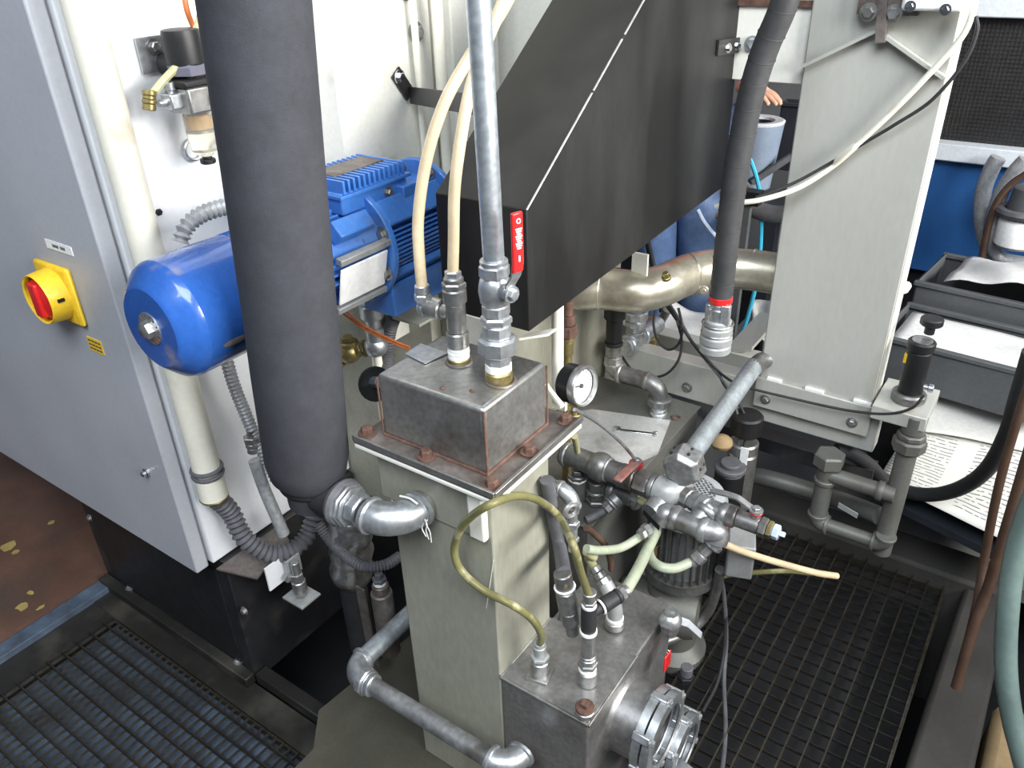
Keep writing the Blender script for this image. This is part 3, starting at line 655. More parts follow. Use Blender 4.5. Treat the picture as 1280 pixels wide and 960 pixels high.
# ================================================================== CONDUITS ON THE CABINET SIDE
PV = -1.205
a0, a1, a2 = at(215, 380, x=PV), at(262, 590, x=PV), at(272, 632, x=PV)
cn = thing('plastic_conduit', 'cream plastic conduit pipe with grey flexible hose below, on the cabinet side', 'conduit', a2)
up_ = V((a1.x, a1.y, a1.z+.9))
MB().cyl((PV, a1.y-.004, a1.z), (PV, a1.y-.004, 1.6), .026, n=24).build('pipe', 'pvc_cream', cn)
for dz in (0, .012): MB().torus((PV, a1.y-.004, a1.z+dz), Z, .027, .0045).build('clamp_ring', 'rubber_grey', cn)
hexn(cn, (PV, a1.y-.004, a1.z-.006), -Z, [(.052, .027, 24)], 'pvc_cream', 'coupling')
MB().torus((PV, a1.y-.004, a1.z-.056), Z, .025, .003).build('rust_ring', 'brass', cn)
fx = [V((PV, a1.y-.004, a1.z-.055)), at(288, 640, x=-1.20), at(305, 672, x=-1.18), at(335, 692, x=-1.15), at(365, 687, x=-1.13), at(385, 668, x=-1.12), at(394, 640, x=-1.12)]
MB().tube(fx, .0175, 14, 10, corr=(.0120, .0030)).build('flexible_hose', 'rubber_grey', cn)
f2 = [at(226, 303, x=-1.12), at(232, 285, x=-1.12), at(252, 268, x=-1.12), at(290, 257, x=-1.12), at(330, 255, x=-1.12)]
tag(MB().tube(f2, .0115, 14, 10, corr=(.0100, .0026)).build('flexible_conduit', 'conduit_metal'), 'ribbed metal conduit looping above the blue motor', 'conduit')
f3 = [at(282, 445, x=-1.16), at(292, 480, x=-1.16), at(310, 525, x=-1.155), at(328, 565, x=-1.14), at(345, 600, x=-1.12)]
tag(MB().tube(f3, .0105, 12, 10, corr=(.0080, .0018)).build('flexible_conduit', 'conduit_metal'), 'ribbed metal conduit running down beside the foam sleeve', 'conduit')
f4 = [at(398, 655, y=.80), at(412, 675, y=.80), at(432, 695, y=.79), at(455, 708, y=.79), at(482, 706, y=.82), at(500, 695, y=.86)]
tag(MB().tube(f4, .0105, 12, 10, corr=(.006, .0011)).build('flexible_conduit', 'rubber_grey'), 'thin dark ribbed conduit crossing the foil-wrapped pipe', 'conduit')
# hose bits and bracket below the cabinet side
bt = thing('hose_coupling', 'braided hose with brass-ended coupling held by a bracket below the cabinet', 'hose', at(375, 745, x=-1.08))
XB = -1.10
MB().tube([at(318, 575, x=-1.15), at(330, 610, x=-1.14), at(345, 645, x=-1.12), at(355, 668, x=-1.11)], .012, 12).build('hose', 'hose_silver', bt)
hexn(bt, at(313, 537, x=-1.15), at(318, 575, x=-1.15)-at(313, 537, x=-1.15), [(.014, .008, 12), (.014, .016, 6), (.010, .013, 16), (.012, .011, 16)], 'steel', 'swivel_nut')
MB().obox(at(350, 713, x=XB-.03), (.002, 0, 0), V((0, .034, .0)), V((0, 0, .030))).build('bracket_plate', 'cab_white', bt)
MB().obox(at(367, 707, x=XB-.012), (.002, 0, 0), V((0, .018, .0)), V((0, 0, .022))).build('bracket_tab', 'pump_grey', bt)
cc = at(377, 745, x=XB)
MB().obox(cc, (.03, 0, 0), (0, .026, 0), (0, 0, .002)).build('bracket_shelf', 'pump_grey', bt)
hexn(bt, cc+Z*.095, -Z, [(.030, .009, 14), (.02, .013, 6), (.03, .015, 14), (.012, .013, 6)], 'steel', 'coupling')
hexn(bt, cc-Z*.002, -Z, [(.012, .014, 6), (.010, .012, 14)], 'brass', 'lower_nut')
bolt(bt, at(361, 722, x=XB-.009), X, .007, 'steel')
# ================================================================== AIR FILTER REGULATOR
RX = -1.19
rg = thing('filter_regulator', 'compressed-air filter regulator with clear bowl on the cabinet side', 'regulator', at(262, 215, x=RX))
cen = at(238, 100, x=RX); ry = cen.y
rz = lambda py: zrow(RX, ry, py)
MB().obox(at(203, 66, x=-1.249), (.0015, 0, 0), (0, .042, 0), (0, 0, .026)).build('mount_plate', 'galv', rg)
bolt(rg, at(192, 58, x=-1.247), X, .008, 'steel', name='mount_screw')
MB().lathe(at(208, 80, x=-1.247), X, [(0, .018), (.03, .018), (.032, .015)], 24).build('side_knob', 'rubber', rg)
MB().lathe((RX, ry, rz(80)), Z, [(0, .028), (.002, .030), (.040, .030), (.05, .028), (.051, .024)], 28).build('knob', 'black', rg)
MB().lathe((RX, ry, rz(92)), Z, [(0, .034), (.012, .034), (.018, .028)], 6).build('bonnet', 'purple_plastic', rg)
MB().box((RX-.032, ry-.036, rz(105)), (RX+.036, ry+.036, rz(96))).build('collar_plate', 'black', rg, bevel=.003)
MB().box((RX-.03, ry-.032, rz(138)), (RX+.032, ry+.032, rz(105))).build('body', 'stainless', rg, bevel=.004)
MB().lathe((RX+.03, ry+.028, rz(122)), X, [(0, .022), (.016, .022), (.018, .020)], 28).build('gauge', 'black', rg)
MB().lathe((RX+.048, ry+.028, rz(122)), X, [(0, .018), (.001, .018)], 28).build('gauge_face', 'white', rg)
MB().lathe((RX, ry, rz(142)), -Z, [(0, .0245), (.03, .0245), (.058, .021), (.066, .012), (.068, .008)], 26).build('bowl', 'glass_bowl', rg)
MB().cyl((RX, ry, rz(144)), (RX, ry, rz(144)-.020), .016).build('filter_element', 'oil', rg)
MB().lathe((RX, ry, rz(144)-.022), -Z, [(0, .019), (.004, .019)], 20).build('baffle', 'steel', rg)
hexn(rg, (RX, ry, rz(142)-.066), -Z, [(.006, .008, 16), (.008, .013, 16)], 'black', 'drain_cap')
el = at(216, 126, x=RX)
MB().obox(el, (.014, 0, 0), (0, .012, 0), (0, 0, .012)).build('valve', 'galv', rg, bevel=.003)
hexn(rg, el+V((.0, .010, 0)), Y, [(.012, .009, 6)], 'steel', 'nipple'); hexn(rg, el-Y*.010, -Y, [(.016, .006, 12)], 'galv', 'nipple')
hexn(rg, el+Z*.01, Z, [(.006, .005, 10), (.012, .009, 16)], 'galv', 'thumb_screw')
ee = at(184, 128, x=RX); hexn(rg, ee-V((0, 0, .012)), V((0, .3, 1)), [(.010, .010, 14), (.006, .011, 14), (.006, .010, 14), (.008, .011, 14)], 'brass', 'push_fitting')
wire('air_tube', [at(187, 122, x=RX), at(205, 100, x=RX), at(228, 75, x=RX+.01), at(243, 45, x=RX+.012), at(252, 10, x=RX+.01), at(256, -60, x=RX)], .0062, 'hose_yellow', 'pale yellow air tube rising from the regulator', 'tube')
wire('air_tube', [at(228, -60, x=-1.21), at(232, 5, x=-1.21), at(246, 45, x=-1.21), at(258, 90, x=-1.21), at(275, 130, x=-1.22)], .0045, 'orange_wire', 'thin orange air tube behind the regulator', 'tube')
MB().torus(at(242, 187, x=-1.247), X, .017, .003).build('wall_ring', 'galv', rg)
# ================================================================== GALVANISED RISER WITH BALL VALVE
GX, GY = -.611, .815
gz = lambda py: zrow(GX, GY, py)
rs = thing('riser_pipe', 'galvanised vertical riser with red-handled ball valve on the box', 'pipe', (GX, GY, .92))
hexn(rs, (GX, GY, .918), Z, [(gz(462)-.918, .0205, 24)], 'brass', 'weld_socket')
hexn(rs, (GX, GY, gz(463)), Z, [(gz(452)-gz(463), .0195, 20)], 'tape', 'thread_tape')
hexn(rs, (GX, GY, gz(454)), Z, [(gz(440)-gz(454), .0195, 8)], 'galv', 'union_tail')
hexn(rs, (GX, GY, gz(441)), Z, [(gz(420)-gz(441), .0285, 8)], 'galv', 'union_nut')
hexn(rs, (GX, GY, gz(421)), Z, [(gz(404)-gz(421), .0205, 8), (gz(394)-gz(404), .0225, 6)], 'galv', 'union_head')
hexn(rs, (GX, GY, gz(394)), Z, [(gz(379)-gz(394), .0200, 8)], 'galv', 'nipple')
zb0, zb1 = gz(380), gz(345); Lb = zb1-zb0
MB().lathe((GX, GY, zb0), Z, [(0, .018), (.004, .0215), (Lb*.3, .0225), (Lb*.5, .0235), (Lb*.7, .0225), (Lb-.004, .0205), (Lb, .017)], 28).build('valve_body', 'galv', rs)
hexn(rs, (GX, GY, gz(346)), Z, [(gz(330)-gz(346), .0215, 8), (gz(324)-gz(330), .0195, 20)], 'galv', 'valve_collar')
pt = V((ft.x, ft.y, ft.z))
top = at(598, 0, y=GY-.012); base = V((GX, GY, gz(328))); dp = (top-base)
MB().cyl(base, base+dp*1.8, .0148, n=24).build('pipe', 'galv_pipe', rs)
sd = (X*.85-Y*.25).normalized(); sp_ = V((GX, GY, gz(358)))
hexn(rs, sp_+sd*.018, sd, [(.014, .011, 16), (.004, .012, 16)], 'galv', 'valve_stem')
bolt(rs, sp_+sd*.036, sd, .008, 'galv', name='stem_nut')
h0 = sp_+sd*.034
lv = [h0+V((0, 0, -.006)), h0+V((0, 0, .012)), h0+sd*.013+Z*.030, h0+sd*.017+Z*.042]
hv = V((-sd.y, sd.x, 0))
MB().strap(lv, hv*.008, .003).build('lever', 'galv', rs)
hd = MB().strap([h0+sd*.016+Z*.036, h0+sd*.018+Z*.050, h0+sd*.018+Z*.110, h0+sd*.018+Z*.117], hv*.0085, .006).build('handle_grip', 'red', rs, bevel=.002)
for i in range(9): MB().obox(h0+sd*.0216+Z*(.070+.0032*i), sd*.0003, hv*(.0032+.001*((i*7) % 3)), Z*.0009).build('letter', 'white', hd)
MB().torus(h0+sd*.0216+Z*.106, sd, .0030, .0007, 14, 5).build('emblem', 'white', hd)
MB().obox(h0+sd*.0216+Z*.056, sd*.0003, hv*.001, Z*.004).build('letter', 'white', hd)
# ================================================================== FITTING WITH TWO CREAM HOSES
QX, QY = -.70, .834
qz = lambda py: zrow(QX, QY, py)
hf = thing('hose_fitting', 'steel tee fitting with two cream hose connections on the box', 'fitting', (QX, QY, .92))
hexn(hf, (QX, QY, .918), Z, [(qz(446)-.918, .0175, 22)], 'brass', 'weld_socket')
hexn(hf, (QX, QY, qz(447)), Z, [(qz(441)-qz(447), .0165, 20), (qz(437)-qz(441), .0172, 20), (qz(431)-qz(437), .0165, 20)], 'tape', 'thread_tape')
hexn(hf, (QX, QY, qz(433)), Z, [(qz(414)-qz(433), .0172, 22), (qz(378)-qz(414), .0150, 22), (qz(360)-qz(378), .0180, 22), (qz(352)-qz(360), .0185, 6), (qz(346)-qz(352), .0150, 20)], 'stainless', 'tee_body')
hexn(hf, (QX, QY, qz(348)), Z, [(qz(338)-qz(348), .0125, 6)], 'galv', 'hose_nut')
br_ = V((QX, QY, qz(392))); bd = (V((-1, -.12, .06))).normalized()
e = hexn(hf, br_+bd*.012, bd, [(.012, .011, 16), (.028, .0165, 22)], 'stainless', 'branch')
e2 = at(530, 385, y=QY-.01)
MB().ball(e2, .012).build('branch_elbow', 'galv', hf)
MB().cyl(e, e2, .009).build('branch_neck', 'galv', hf)
hexn(hf, e2, Z, [(.012, .010, 14), (.012, .0135, 6), (.014, .0115, 14)], 'galv', 'hose_nut')
h1 = [e2+Z*.03, at(524, 320, y=QY-.01), at(523, 270, y=QY), at(533, 200, y=QY+.02), at(555, 130, y=QY+.05), at(588, 70, y=QY+.09), at(617, 30, y=.95), at(640, -10, y=1.0), at(660, -60, y=1.05)]
wire('hose', h1, .0085, 'hose_cream', 'translucent cream hose curving left from the tee branch', 'hose', 14)
h2 = [V((QX, QY, qz(340))), at(567, 300, y=QY), at(568, 240, y=QY), at(575, 180, y=QY+.01), at(587, 115, y=QY+.03), at(605, 60, y=QY+.06), at(630, 0, y=.93), at(650, -60, y=.96)]
wire('hose', h2, .0082, 'hose_cream', 'translucent cream hose rising straight from the tee top', 'hose', 14)
# ================================================================== PORTS AND HOSES ON THE VALVE BLOCK
TB = BZ+.003
B0 = at(675, 843, z=TB); B1 = at(734, 852, z=TB); B3 = at(768, 783, z=TB)
def vz(B): return lambda py: zrow(B.x, B.y, py)
pt1 = thing('hose_port', 'square-based hose port on the block nearest the post', 'fitting', B0)
z0 = vz(B0)
MB().obox(B0+Z*.003, X*.019+Y*.004, Y*.019-X*.004, Z*.003).build('base_plate', 'stainless', pt1, bevel=.001)
hexn(pt1, B0+Z*.004, Z, [(z0(826)-TB, .0165, 22)], 'steel', 'socket')
hexn(pt1, V((B0.x, B0.y, z0(828))), Z, [(.004, .0145, 20)], 'tape', 'thread_tape')
hexn(pt1, V((B0.x, B0.y, z0(823))), Z, [(.009, .0165, 6), (.016, .0095, 14), (.006, .0115, 14), (.008, .0100, 14)], 'pump_grey', 'barb_fitting')
hz0 = z0(823)+.037
pt2 = thing('hose_port', 'tall stacked port with black tee on the valve block', 'fitting', B1)
z1 = vz(B1)
hexn(pt2, B1, Z, [(z1(836)-TB, .0172, 22)], 'steel', 'socket')
hexn(pt2, V((B1.x, B1.y, z1(838))), Z, [(.006, .0148, 20)], 'tape', 'thread_tape')
hexn(pt2, V((B1.x, B1.y, z1(832))), Z, [(.010, .0168, 6), (.012, .0142, 18), (.006, .0135, 18), (z1(789)-z1(832)-.028, .0118, 18)], 'steel', 'adapter')
hexn(pt2, V((B1.x, B1.y, z1(791))), Z, [(.008, .0142, 20)], 'tape', 'seal_ring')
hexn(pt2, V((B1.x, B1.y, z1(787))), Z, [(.004, .0125, 16), (z1(757)-z1(787)-.004, .0125, 18)], 'rubber', 'tee_body')
hexn(pt2, V((B1.x, B1.y, z1(758))), Z, [(.006, .0120, 16)], 'tape', 'thread_tape')
hexn(pt2, V((B1.x, B1.y, z1(755))), Z, [(.007, .0115, 6), (.014, .0095, 14), (.005, .0115, 14)], 'steel', 'barb_fitting')
bz = V((B1.x, B1.y, z1(768))); bd = V((.35, .85, .10)).normalized()
e = hexn(pt2, bz, bd, [(.022, .0095, 16), (.005, .0125, 16), (.028, .0125, 18), (.006, .0130, 16)], 'rubber', 'tee_branch')
MB().torus(bz+bd*.024, bd, .0115, .002).build('seal_ring', 'tape', pt2)
e = hexn(pt2, e, bd, [(.010, .0125, 8), (.008, .0105, 14)], 'steel', 'branch_nut')
hB = e
pt3 = thing('hose_port', 'grey elbow port at the rear of the valve block', 'fitting', B3); z3 = vz(B3)
hexn(pt3, B3, Z, [(.018, .0175, 22)], 'steel', 'socket'); hexn(pt3, B3+Z*.018, Z, [(.008, .0158, 20)], 'tape', 'thread_tape')
eb = MB(); dd = V((-.80, .25, .55)).normalized(); eb.tube([B3+Z*.024, B3+Z*.040, B3+Z*.058+dd*.010, B3+Z*.066+dd*.034], .0135, 16, 8); eb.build('elbow', 'pump_grey', pt3)
e3 = hexn(pt3, B3+Z*.066+dd*.030, dd, [(.012, .0145, 8), (.012, .0125, 16), (.012, .0110, 16)], 'steel', 'hose_nut')
# check valve behind
ck = thing('check_valve', 'small grey check valve behind the tall stacked port', 'valve', at(718, 795, x=B1.x-.035))
c0, c1 = at(716, 792, x=B1.x-.03), at(703, 716, x=B1.x-.045); cd = (c1-c0).normalized(); CL = (c1-c0).length
hexn(ck, c0, cd, [(CL*.18, .0105, 14), (CL*.22, .0145, 18), (CL*.34, .0165, 8), (CL*.26, .0145, 18)], 'steel_dark', 'body')
bolt(ck, at(706, 733, x=B1.x-.027), X, .004, 'brass', washer=False, name='vent_screw')
MB().torus(c0+cd*CL*.78, cd, .0155, .002).build('seal_ring', 'tape', ck)
# the olive hose looping round the front of the post
Lp = [V((B0.x, B0.y, hz0-.008)), at(676, 792, y=B0.y-.012), at(664, 773, y=.73), at(640, 756, y=.705), at(605, 738, y=.700), at(578, 715, y=.697), at(568, 690, y=.695), at(575, 663, y=.69), at(590, 645, y=.685), at(614, 630, y=.684), at(645, 620, x=-.535), at(672, 625, x=-.53), at(698, 645, x=-.53), at(716, 680, x=B1.x-.006), at(726, 715, x=B1.x-.002), V((B1.x, B1.y, z1(755)+.016))]
wire('hose', Lp, .0062, 'hose_olive', 'old olive hose looping round the front of the post', 'hose', 12, 10)
# silver elbow and chain beside the post
sc = thing('elbow_chain', 'silver elbow with a short chain of nuts right of the post', 'fitting', at(722, 700, x=-.50))
s0_ = V((PX1, at(690, 607, x=PX1).y, at(690, 607, x=PX1).z))
e = hexn(sc, s0_-X*.004, X, [(.012, .012, 6), (.008, .0135, 16)], 'steel', 'nipple')
eb = MB(); e = eb.elbow(e, X, -Z, .024, .0125, 1.15, 18); eb.build('elbow', 'galv', sc)
e = hexn(sc, e, -Z, [(.014, .0115, 8), (.018, .008, 12), (.012, .012, 6), (.022, .0085, 14), (.010, .0115, 6), (.020, .008, 12)], 'galv', 'nut_chain')
MB().torus(at(714, 638, x=-.52), X-Y*.5, .011, .0045, 20, 8).build('ring', 'steel', sc)
wire('hose', [at(684, 600, x=-.552), at(690, 640, x=-.552), at(699, 680, x=-.545), at(705, 716, x=B1.x-.045)], .0115, 'rubber_grey', 'thick grey hose hanging behind the olive loop', 'hose', 12)
wire('hose', [at(706, 730, x=-.55), at(703, 770, x=-.55), at(694, 795, x=-.555), at(683, 800, x=-.56)], .007, 'rubber_grey', 'short dark hose curving down against the post', 'hose', 10)
# ================================================================== TWIN SIGHT GLASS ON THE RIGHT OF THE BLOCK
gT = at(780, 858, x=BX); gr = .064; gc = gT-Z*gr
sg = thing('sight_glass', 'round clamped sight glass drum on the side of the valve block', 'sight glass', gc)
MB().lathe(gc-X*.002, X, [(0, gr+.008), (.004, gr+.007), (.010, gr+.001), (.055, gr)], 48).build('drum', 'block_steel', sg)
def clampring(parent, c, rr):
    for k, dx in enumerate((0, .018)):
        rg_ = MB().lathe(c+X*dx, X, [(0, rr-.008), (.001, rr+.006), (.010, rr+.006), (.011, rr-.008)], 48, cap=False); rg_.build('clamp_ring', 'galv', parent, solid=-.004)
    MB().lathe(c+X*.014, X, [(0, rr-.010), (.001, rr-.010)], 40).build('glass', 'black', parent)
    MB().torus(c+X*.030, X, rr-.006, .003, 40, 8).build('bead', 'steel', parent)
    for i in range(6):
        a = R(25+60*i); q = c+V((.024, math.cos(a)*(rr+.006), math.sin(a)*(rr+.006)))
        ear = MB().obox(q-X*.012, X*.016, V((0, -math.sin(a), math.cos(a)))*.008, V((0, math.cos(a), math.sin(a)))*.007).build('ear', 'galv', parent, bevel=.003)
        bolt(ear, q+X*.003, X, .0065, 'galv', name='ear_bolt')
clampring(sg, gc+X*.052, gr)
sg2 = thing('sight_glass', 'second smaller ring clamp standing behind the sight glass drum', 'sight glass', at(850, 900, z=.22))
g2 = at(838, 925, z=.20); clampring(sg2, g2, .055)
MB().lathe(g2-X*.05, X, [(0, .052), (.05, .052)], 32).build('drum', 'stainless', sg2)
hexn(sg2, g2+V((.02, -.03, -.02)), X-Y*.2, [(.05, .020, 6), (.014, .022, 8), (.01, .012, 6)], 'galv', 'drain_union')
kb = at(857, 850, z=.20); kn = thing('drain_plug', 'small black hexagonal plug near the sight glasses', 'plug', kb)
hexn(kn, kb, Z, [(.016, .017, 6)], 'black', 'nut'); hexn(kn, kb+Z*.016, Z, [(.022, .012, 18)], 'rubber_grey', 'cap')
# lever valve behind the block
lb0 = at(838, 775, x=BX+.02); lv_ = thing('lever_valve', 'ball valve with flat steel lever behind the block corner', 'valve', lb0)
MB().ball(lb0, .021, 16, 10).build('valve_body', 'galv', lv_)
MB().lathe(lb0-V((.0, 0, .03)), Z, [(0, .014), (.01, .017), (.05, .012)], 18).build('neck', 'steel', lv_)
ld = (at(872, 792, x=BX+.04)-lb0)
MB().strap([lb0+V((.012, 0, .008)), lb0+V((.016, 0, .012))+ld*.3, lb0+ld*1.12], V((0, .002, .0075)), .005).build('lever', 'pale_frame', lv_, bevel=.001)
# red tags
for k, (px, py, h_) in enumerate(((834, 826, .030), (841, 912, .034))):
    tgp = at(px, py, x=BX+.035); tt = thing('red_tag', ('red plastic tag hanging below the lever valve', 'red tag between the two sight glass clamps')[k], 'tag', tgp)
    MB().obox(tgp, X*.002, Y*.012, Z*h_/1.6).build('tag_plate', 'red', tt, bevel=.002)
    MB().torus(tgp+Z*(h_/1.6+.004), Y, .004, .0008, 12, 5).build('ring', 'galv', tt)
# ================================================================== PIPE CLUSTER OVER THE PUMP
ZC = .56
def ac(px, py, dz=0): return at(px, py, z=ZC+dz)
mf = thing('pipe_manifold', 'cluster of galvanised pipe fittings and valves over the grey pump', 'pipe manifold', ac(870, 620, -.06))
def seg(par, a, b, r, m, name, n=18): return MB().cyl(a, b, r, n=n).build(name, m, par)
def collar(par, p, d, r, m='galv_dull', L=.010, name='collar', n=18): MB().lathe(V(p)-V(d).normalized()*L/2, d, [(0, r*.92), (L*.2, r), (L*.8, r), (L, r*.92)], n).build(name, m, par)
rm = .0165
# front header: from the left over the tank to the cap elbow
a, b = ac(704, 566), ac(826, 612); d = (b-a).normalized()
seg(mf, a, a+d*.16, .0225, 'steel_dark', 'header_pipe')
P = lambda t: a.lerp(b, t)
for t, r_ in ((.04, .026), (.42, .026), (.47, .0255), (.93, .0255)): collar(mf, P(t), d, r_, 'galv_dull')
seg(mf, P(.42), P(.60), .0205, 'steel_dark', 'nipple'); hexn(mf, P(.60), d, [((b-a).length*.16, .0245, 18), ((b-a).length*.14, .026, 6)], 'steel_dark', 'valve_body')
seg(mf, P(.88), P(1), .0205, 'galv_dull', 'nipple')
MB().ball(P(.40), .030, 16, 10).build('tee_bulge', 'steel_dark', mf)
# red worn lever with a wire
hn = thing('valve_lever', 'worn red valve lever on the header pipe', 'handle', ac(793, 577, .03))
l0, l1 = ac(796, 578, .035), ac(771, 601, .045)
MB().strap([l0, l0.lerp(l1, .5)+Z*.002, l1], (l1-l0).cross(Z).normalized()*.009, .006).build('lever', 'red_worn', hn, bevel=.002)
hexn(hn, ac(795, 584, .015), Z, [(.014, .014, 18)], 'red', 'hub'); bolt(hn, ac(796, 577, .035), Z, .007, 'galv_dull', name='lever_nut')
wire('steel_wire', [at(718, 512, z=.83), at(745, 527, z=.76), at(775, 552, z=.68), ac(794, 574, .045)], .0032, 'galv_dull', 'thin bright wire from the box flange to the red lever', 'wire', 8)
# cap elbow with cast hexagonal cover and the long sloping pipe
eb = MB(); c_ = ac(828, 612); eb.tube([c_-d*.01, c_+d*.014, c_+V((.022, .022, .010)), ac(848, 597, .022)], .0275, 18, 8); eb.build('elbow', 'pump_grey', mf)
hxp = thing('sloping_pipe', 'long galvanised pipe with a cast silver coupling, running back under the column', 'pipe', at(860, 570, z=.62))
p0, p1 = at(858, 577, z=.62), at(915, 497, z=.62); dpv = (p1-p0).normalized()
seg(hxp, p0, p0+dpv*.42, .0195, 'galv_pipe', 'pipe'); MB().tube([p0+dpv*.41, p0+dpv*.46+X*.01, p0+dpv*.52+X*.06], .0195, 16).build('bend', 'steel_dark', hxp)
ub = MB().lathe(p0-dpv*.035-Z*.004, (dpv+Z*.12).normalized(), [(0, .030), (.010, .040), (.040, .040), (.048, .034)], 6, ph=.3).build('cast_coupling', 'galv_dull', hxp, bevel=.002)
for i in range(6):
    a_ = R(60*i+47); u_, w_ = perp(dpv); q = p0-dpv*.012+(u_*math.cos(a_)+w_*math.sin(a_))*.0345
    for j in (-1, 1): MB().ball(q+dpv*.009*j, .0032, 8, 5).build('rivet', 'black', ub)
# middle tee line
m0_, m1_ = ac(842, 612, -.01), ac(838, 652, -.03)
seg(mf, ac(812, 640, -.02), ac(838, 612, -.005), .0185, 'galv_dull', 'riser')
collar(mf, ac(834, 617, -.008), ac(838, 612)-ac(812, 640), .0225, 'galv_dull', .014)
n0, n1 = ac(847, 614), ac(884, 637); dn_ = (n1-n0).normalized()
hexn(mf, n0, dn_, [((n1-n0).length*.22, .0235, 18), ((n1-n0).length*.25, .0205, 8), ((n1-n0).length*.25, .0195, 6), ((n1-n0).length*.28, .0230, 18)], 'galv_dull', 'union')
q0, q1 = ac(878, 632), ac(905, 643); hexn(mf, q0, q1-q0, [((q1-q0).length, .0185, 18)], 'galv_dull', 'tee'); collar(mf, q1, q1-q0, .0225, 'galv_dull', .014)
w0, w1 = ac(906, 642), ac(945, 656); dw = (w1-w0).normalized()
hexn(mf, w0, dw, [(.022, .021, 8), (.042, .0165, 18), (.014, .0185, 6)], 'steel_dark', 'ball_valve')
hexn(mf, w0+dw*.078, dw, [(.010, .0165, 6)], 'brass', 'end_nut'); hexn(mf, w0+dw*.088, dw, [(.012, .014, 6), (.010, .006, 4)], 'paleblue_tube', 'end_plug')
ws = w0+dw*.055; hexn(mf, ws+Z*.010, Z, [(.018, .0075, 14)], 'galv_dull', 'valve_stem'); hexn(mf, ws+Z*.026, Z, [(.004, .012, 16)], 'red', 'stem_washer'); bolt(mf, ws+Z*.030, Z, .008, 'galv_dull', name='stem_nut')
hl = [ws+Z*.031, ws+Z*.034-dw*.012, ac(922, 622, .06), ac(910, 618, .062), ac(889, 613, .064)]
MB().strap(hl, dw.cross(Z).normalized()*.0065, .004).build('lever', 'galv_dull', mf)
# lower tee and elbows
t0, t1 = ac(845, 648, -.02), ac(880, 662, -.02); dt = (t1-t0).normalized()
hexn(mf, t0, dt, [((t1-t0).length, .0205, 20)], 'galv_dull', 'tee'); collar(mf, t0, dt, .0245, 'galv_dull', .014); collar(mf, t1, dt, .0245, 'galv_dull', .014)
hexn(mf, ac(868, 655, -.02), ac(884, 637)-ac(868, 655, -.02), [(.045, .0195, 18)], 'galv_dull', 'tee_branch'); collar(mf, ac(883, 639), ac(884, 637)-ac(868, 655, -.02), .0235, 'galv_dull', .012)
eb = MB(); eb.tube([t0+dt*.004, ac(838, 644, -.02), ac(832, 643, -.02), ac(828, 650, -.035)], .0205, 18, 8); eb.build('elbow', 'galv_dull', mf)
collar(mf, ac(828, 648, -.032), V((-.5, -.5, -.5)), .022, 'galv_dull', .012)
v0, v1 = ac(826, 651, -.035), ac(812, 668, -.06); hexn(mf, v0, v1-v0, [((v1-v0).length, .0135, 6)], 'galv_dull', 'small_valve')
MB().obox(ac(814, 650, -.02), (ac(820, 655, -.02)-ac(806, 641, -.02))*.55, V((.006, -.004, 0)), Z*.006).build('small_lever', 'black', mf)
eb = MB(); eb.tube([t1-dt*.004, ac(891, 664, -.022), ac(897, 668, -.03), ac(895, 678, -.045)], .0205, 18, 8); eb.build('elbow', 'galv_dull', mf)
u0, u1 = ac(894, 676, -.045), ac(880, 689, -.065); du = (u1-u0).normalized()
hexn(mf, u0, du, [(.014, .0205, 8), (.020, .013, 6)], 'galv_dull', 'small_valve'); u2 = hexn(mf, u0+du*.034, du, [(.018, .0155, 8), (.010, .0115, 14)], 'galv_dull', 'hose_nut')
MB().obox(ac(876, 672, -.045), (ac(885, 680, -.045)-ac(866, 664, -.045))*.5, V((.006, -.004, 0)), Z*.006).build('small_lever', 'black', mf)
# left branch pieces on the tank: stub with pale tube, flexible sleeve, tee
lt = thing('tank_fittings', 'dark grey tee fittings on the front corner of the tank lid', 'fitting', at(735, 640, z=TZ))
k0 = at(722, 600, z=TZ+.05)
hexn(lt, k0-Z*.06, Z, [(.065, .0195, 18), (.012, .0205, 8), (.010, .013, 6)], 'steel_dark', 'stub')
MB().torus(k0+Z*.006, Z, .0185, .002).build('seal_ring', 'tape', lt)
wire('tube', [k0+Z*.024, k0+Z*.06, at(718, 545, z=.66)], .0065, 'hose_yellow', 'pale tube dropping behind the flange corner to the tank stub', 'tube', 10)
MB().tube([at(732, 586, z=.52), at(742, 592, z=.525), at(758, 597, z=.525), at(773, 602, z=.525), at(790, 608, z=.52)], .0135, 14, 10, corr=(.007, .0013)).build('ribbed_sleeve', 'rubber_grey', lt)
k1, k2 = at(735, 600, z=.49), at(790, 622, z=.49); dk = (k2-k1).normalized()
hexn(lt, k1, dk, [(.05, .018, 18)], 'steel_dark', 'tee'); collar(lt, k1+dk*.06, dk, .023, 'galv_dull', .014)
hexn(lt, k1+dk*.065, dk, [(.045, .019, 18), (.012, .022, 8)], 'steel_dark', 'cross_piece')
kt = at(745, 628, z=TZ+.001); hexn(lt, kt, Z, [(.012, .022, 6), (.014, .0155, 18), (.008, .019, 18), (.022, .0165, 18)], 'steel_dark', 'leg')
MB().torus(kt+Z*.030, Z, .017, .002).build('seal_ring', 'tape', lt)
j0, j1 = at(773, 622, z=.50), at(764, 630, z=.49); hexn(lt, j0, j1-j0, [(.016, .0165, 18), (.006, .018, 16), (.014, .0125, 6)], 'galv_dull', 'side_nut')
wire('hose', [at(764, 630, z=.485), at(755, 638, z=.475), at(743, 645, z=.465), at(732, 650, z=.462)], .0085, 'rubber_grey', 'short dark hose lying on the tank lid edge', 'hose', 10)
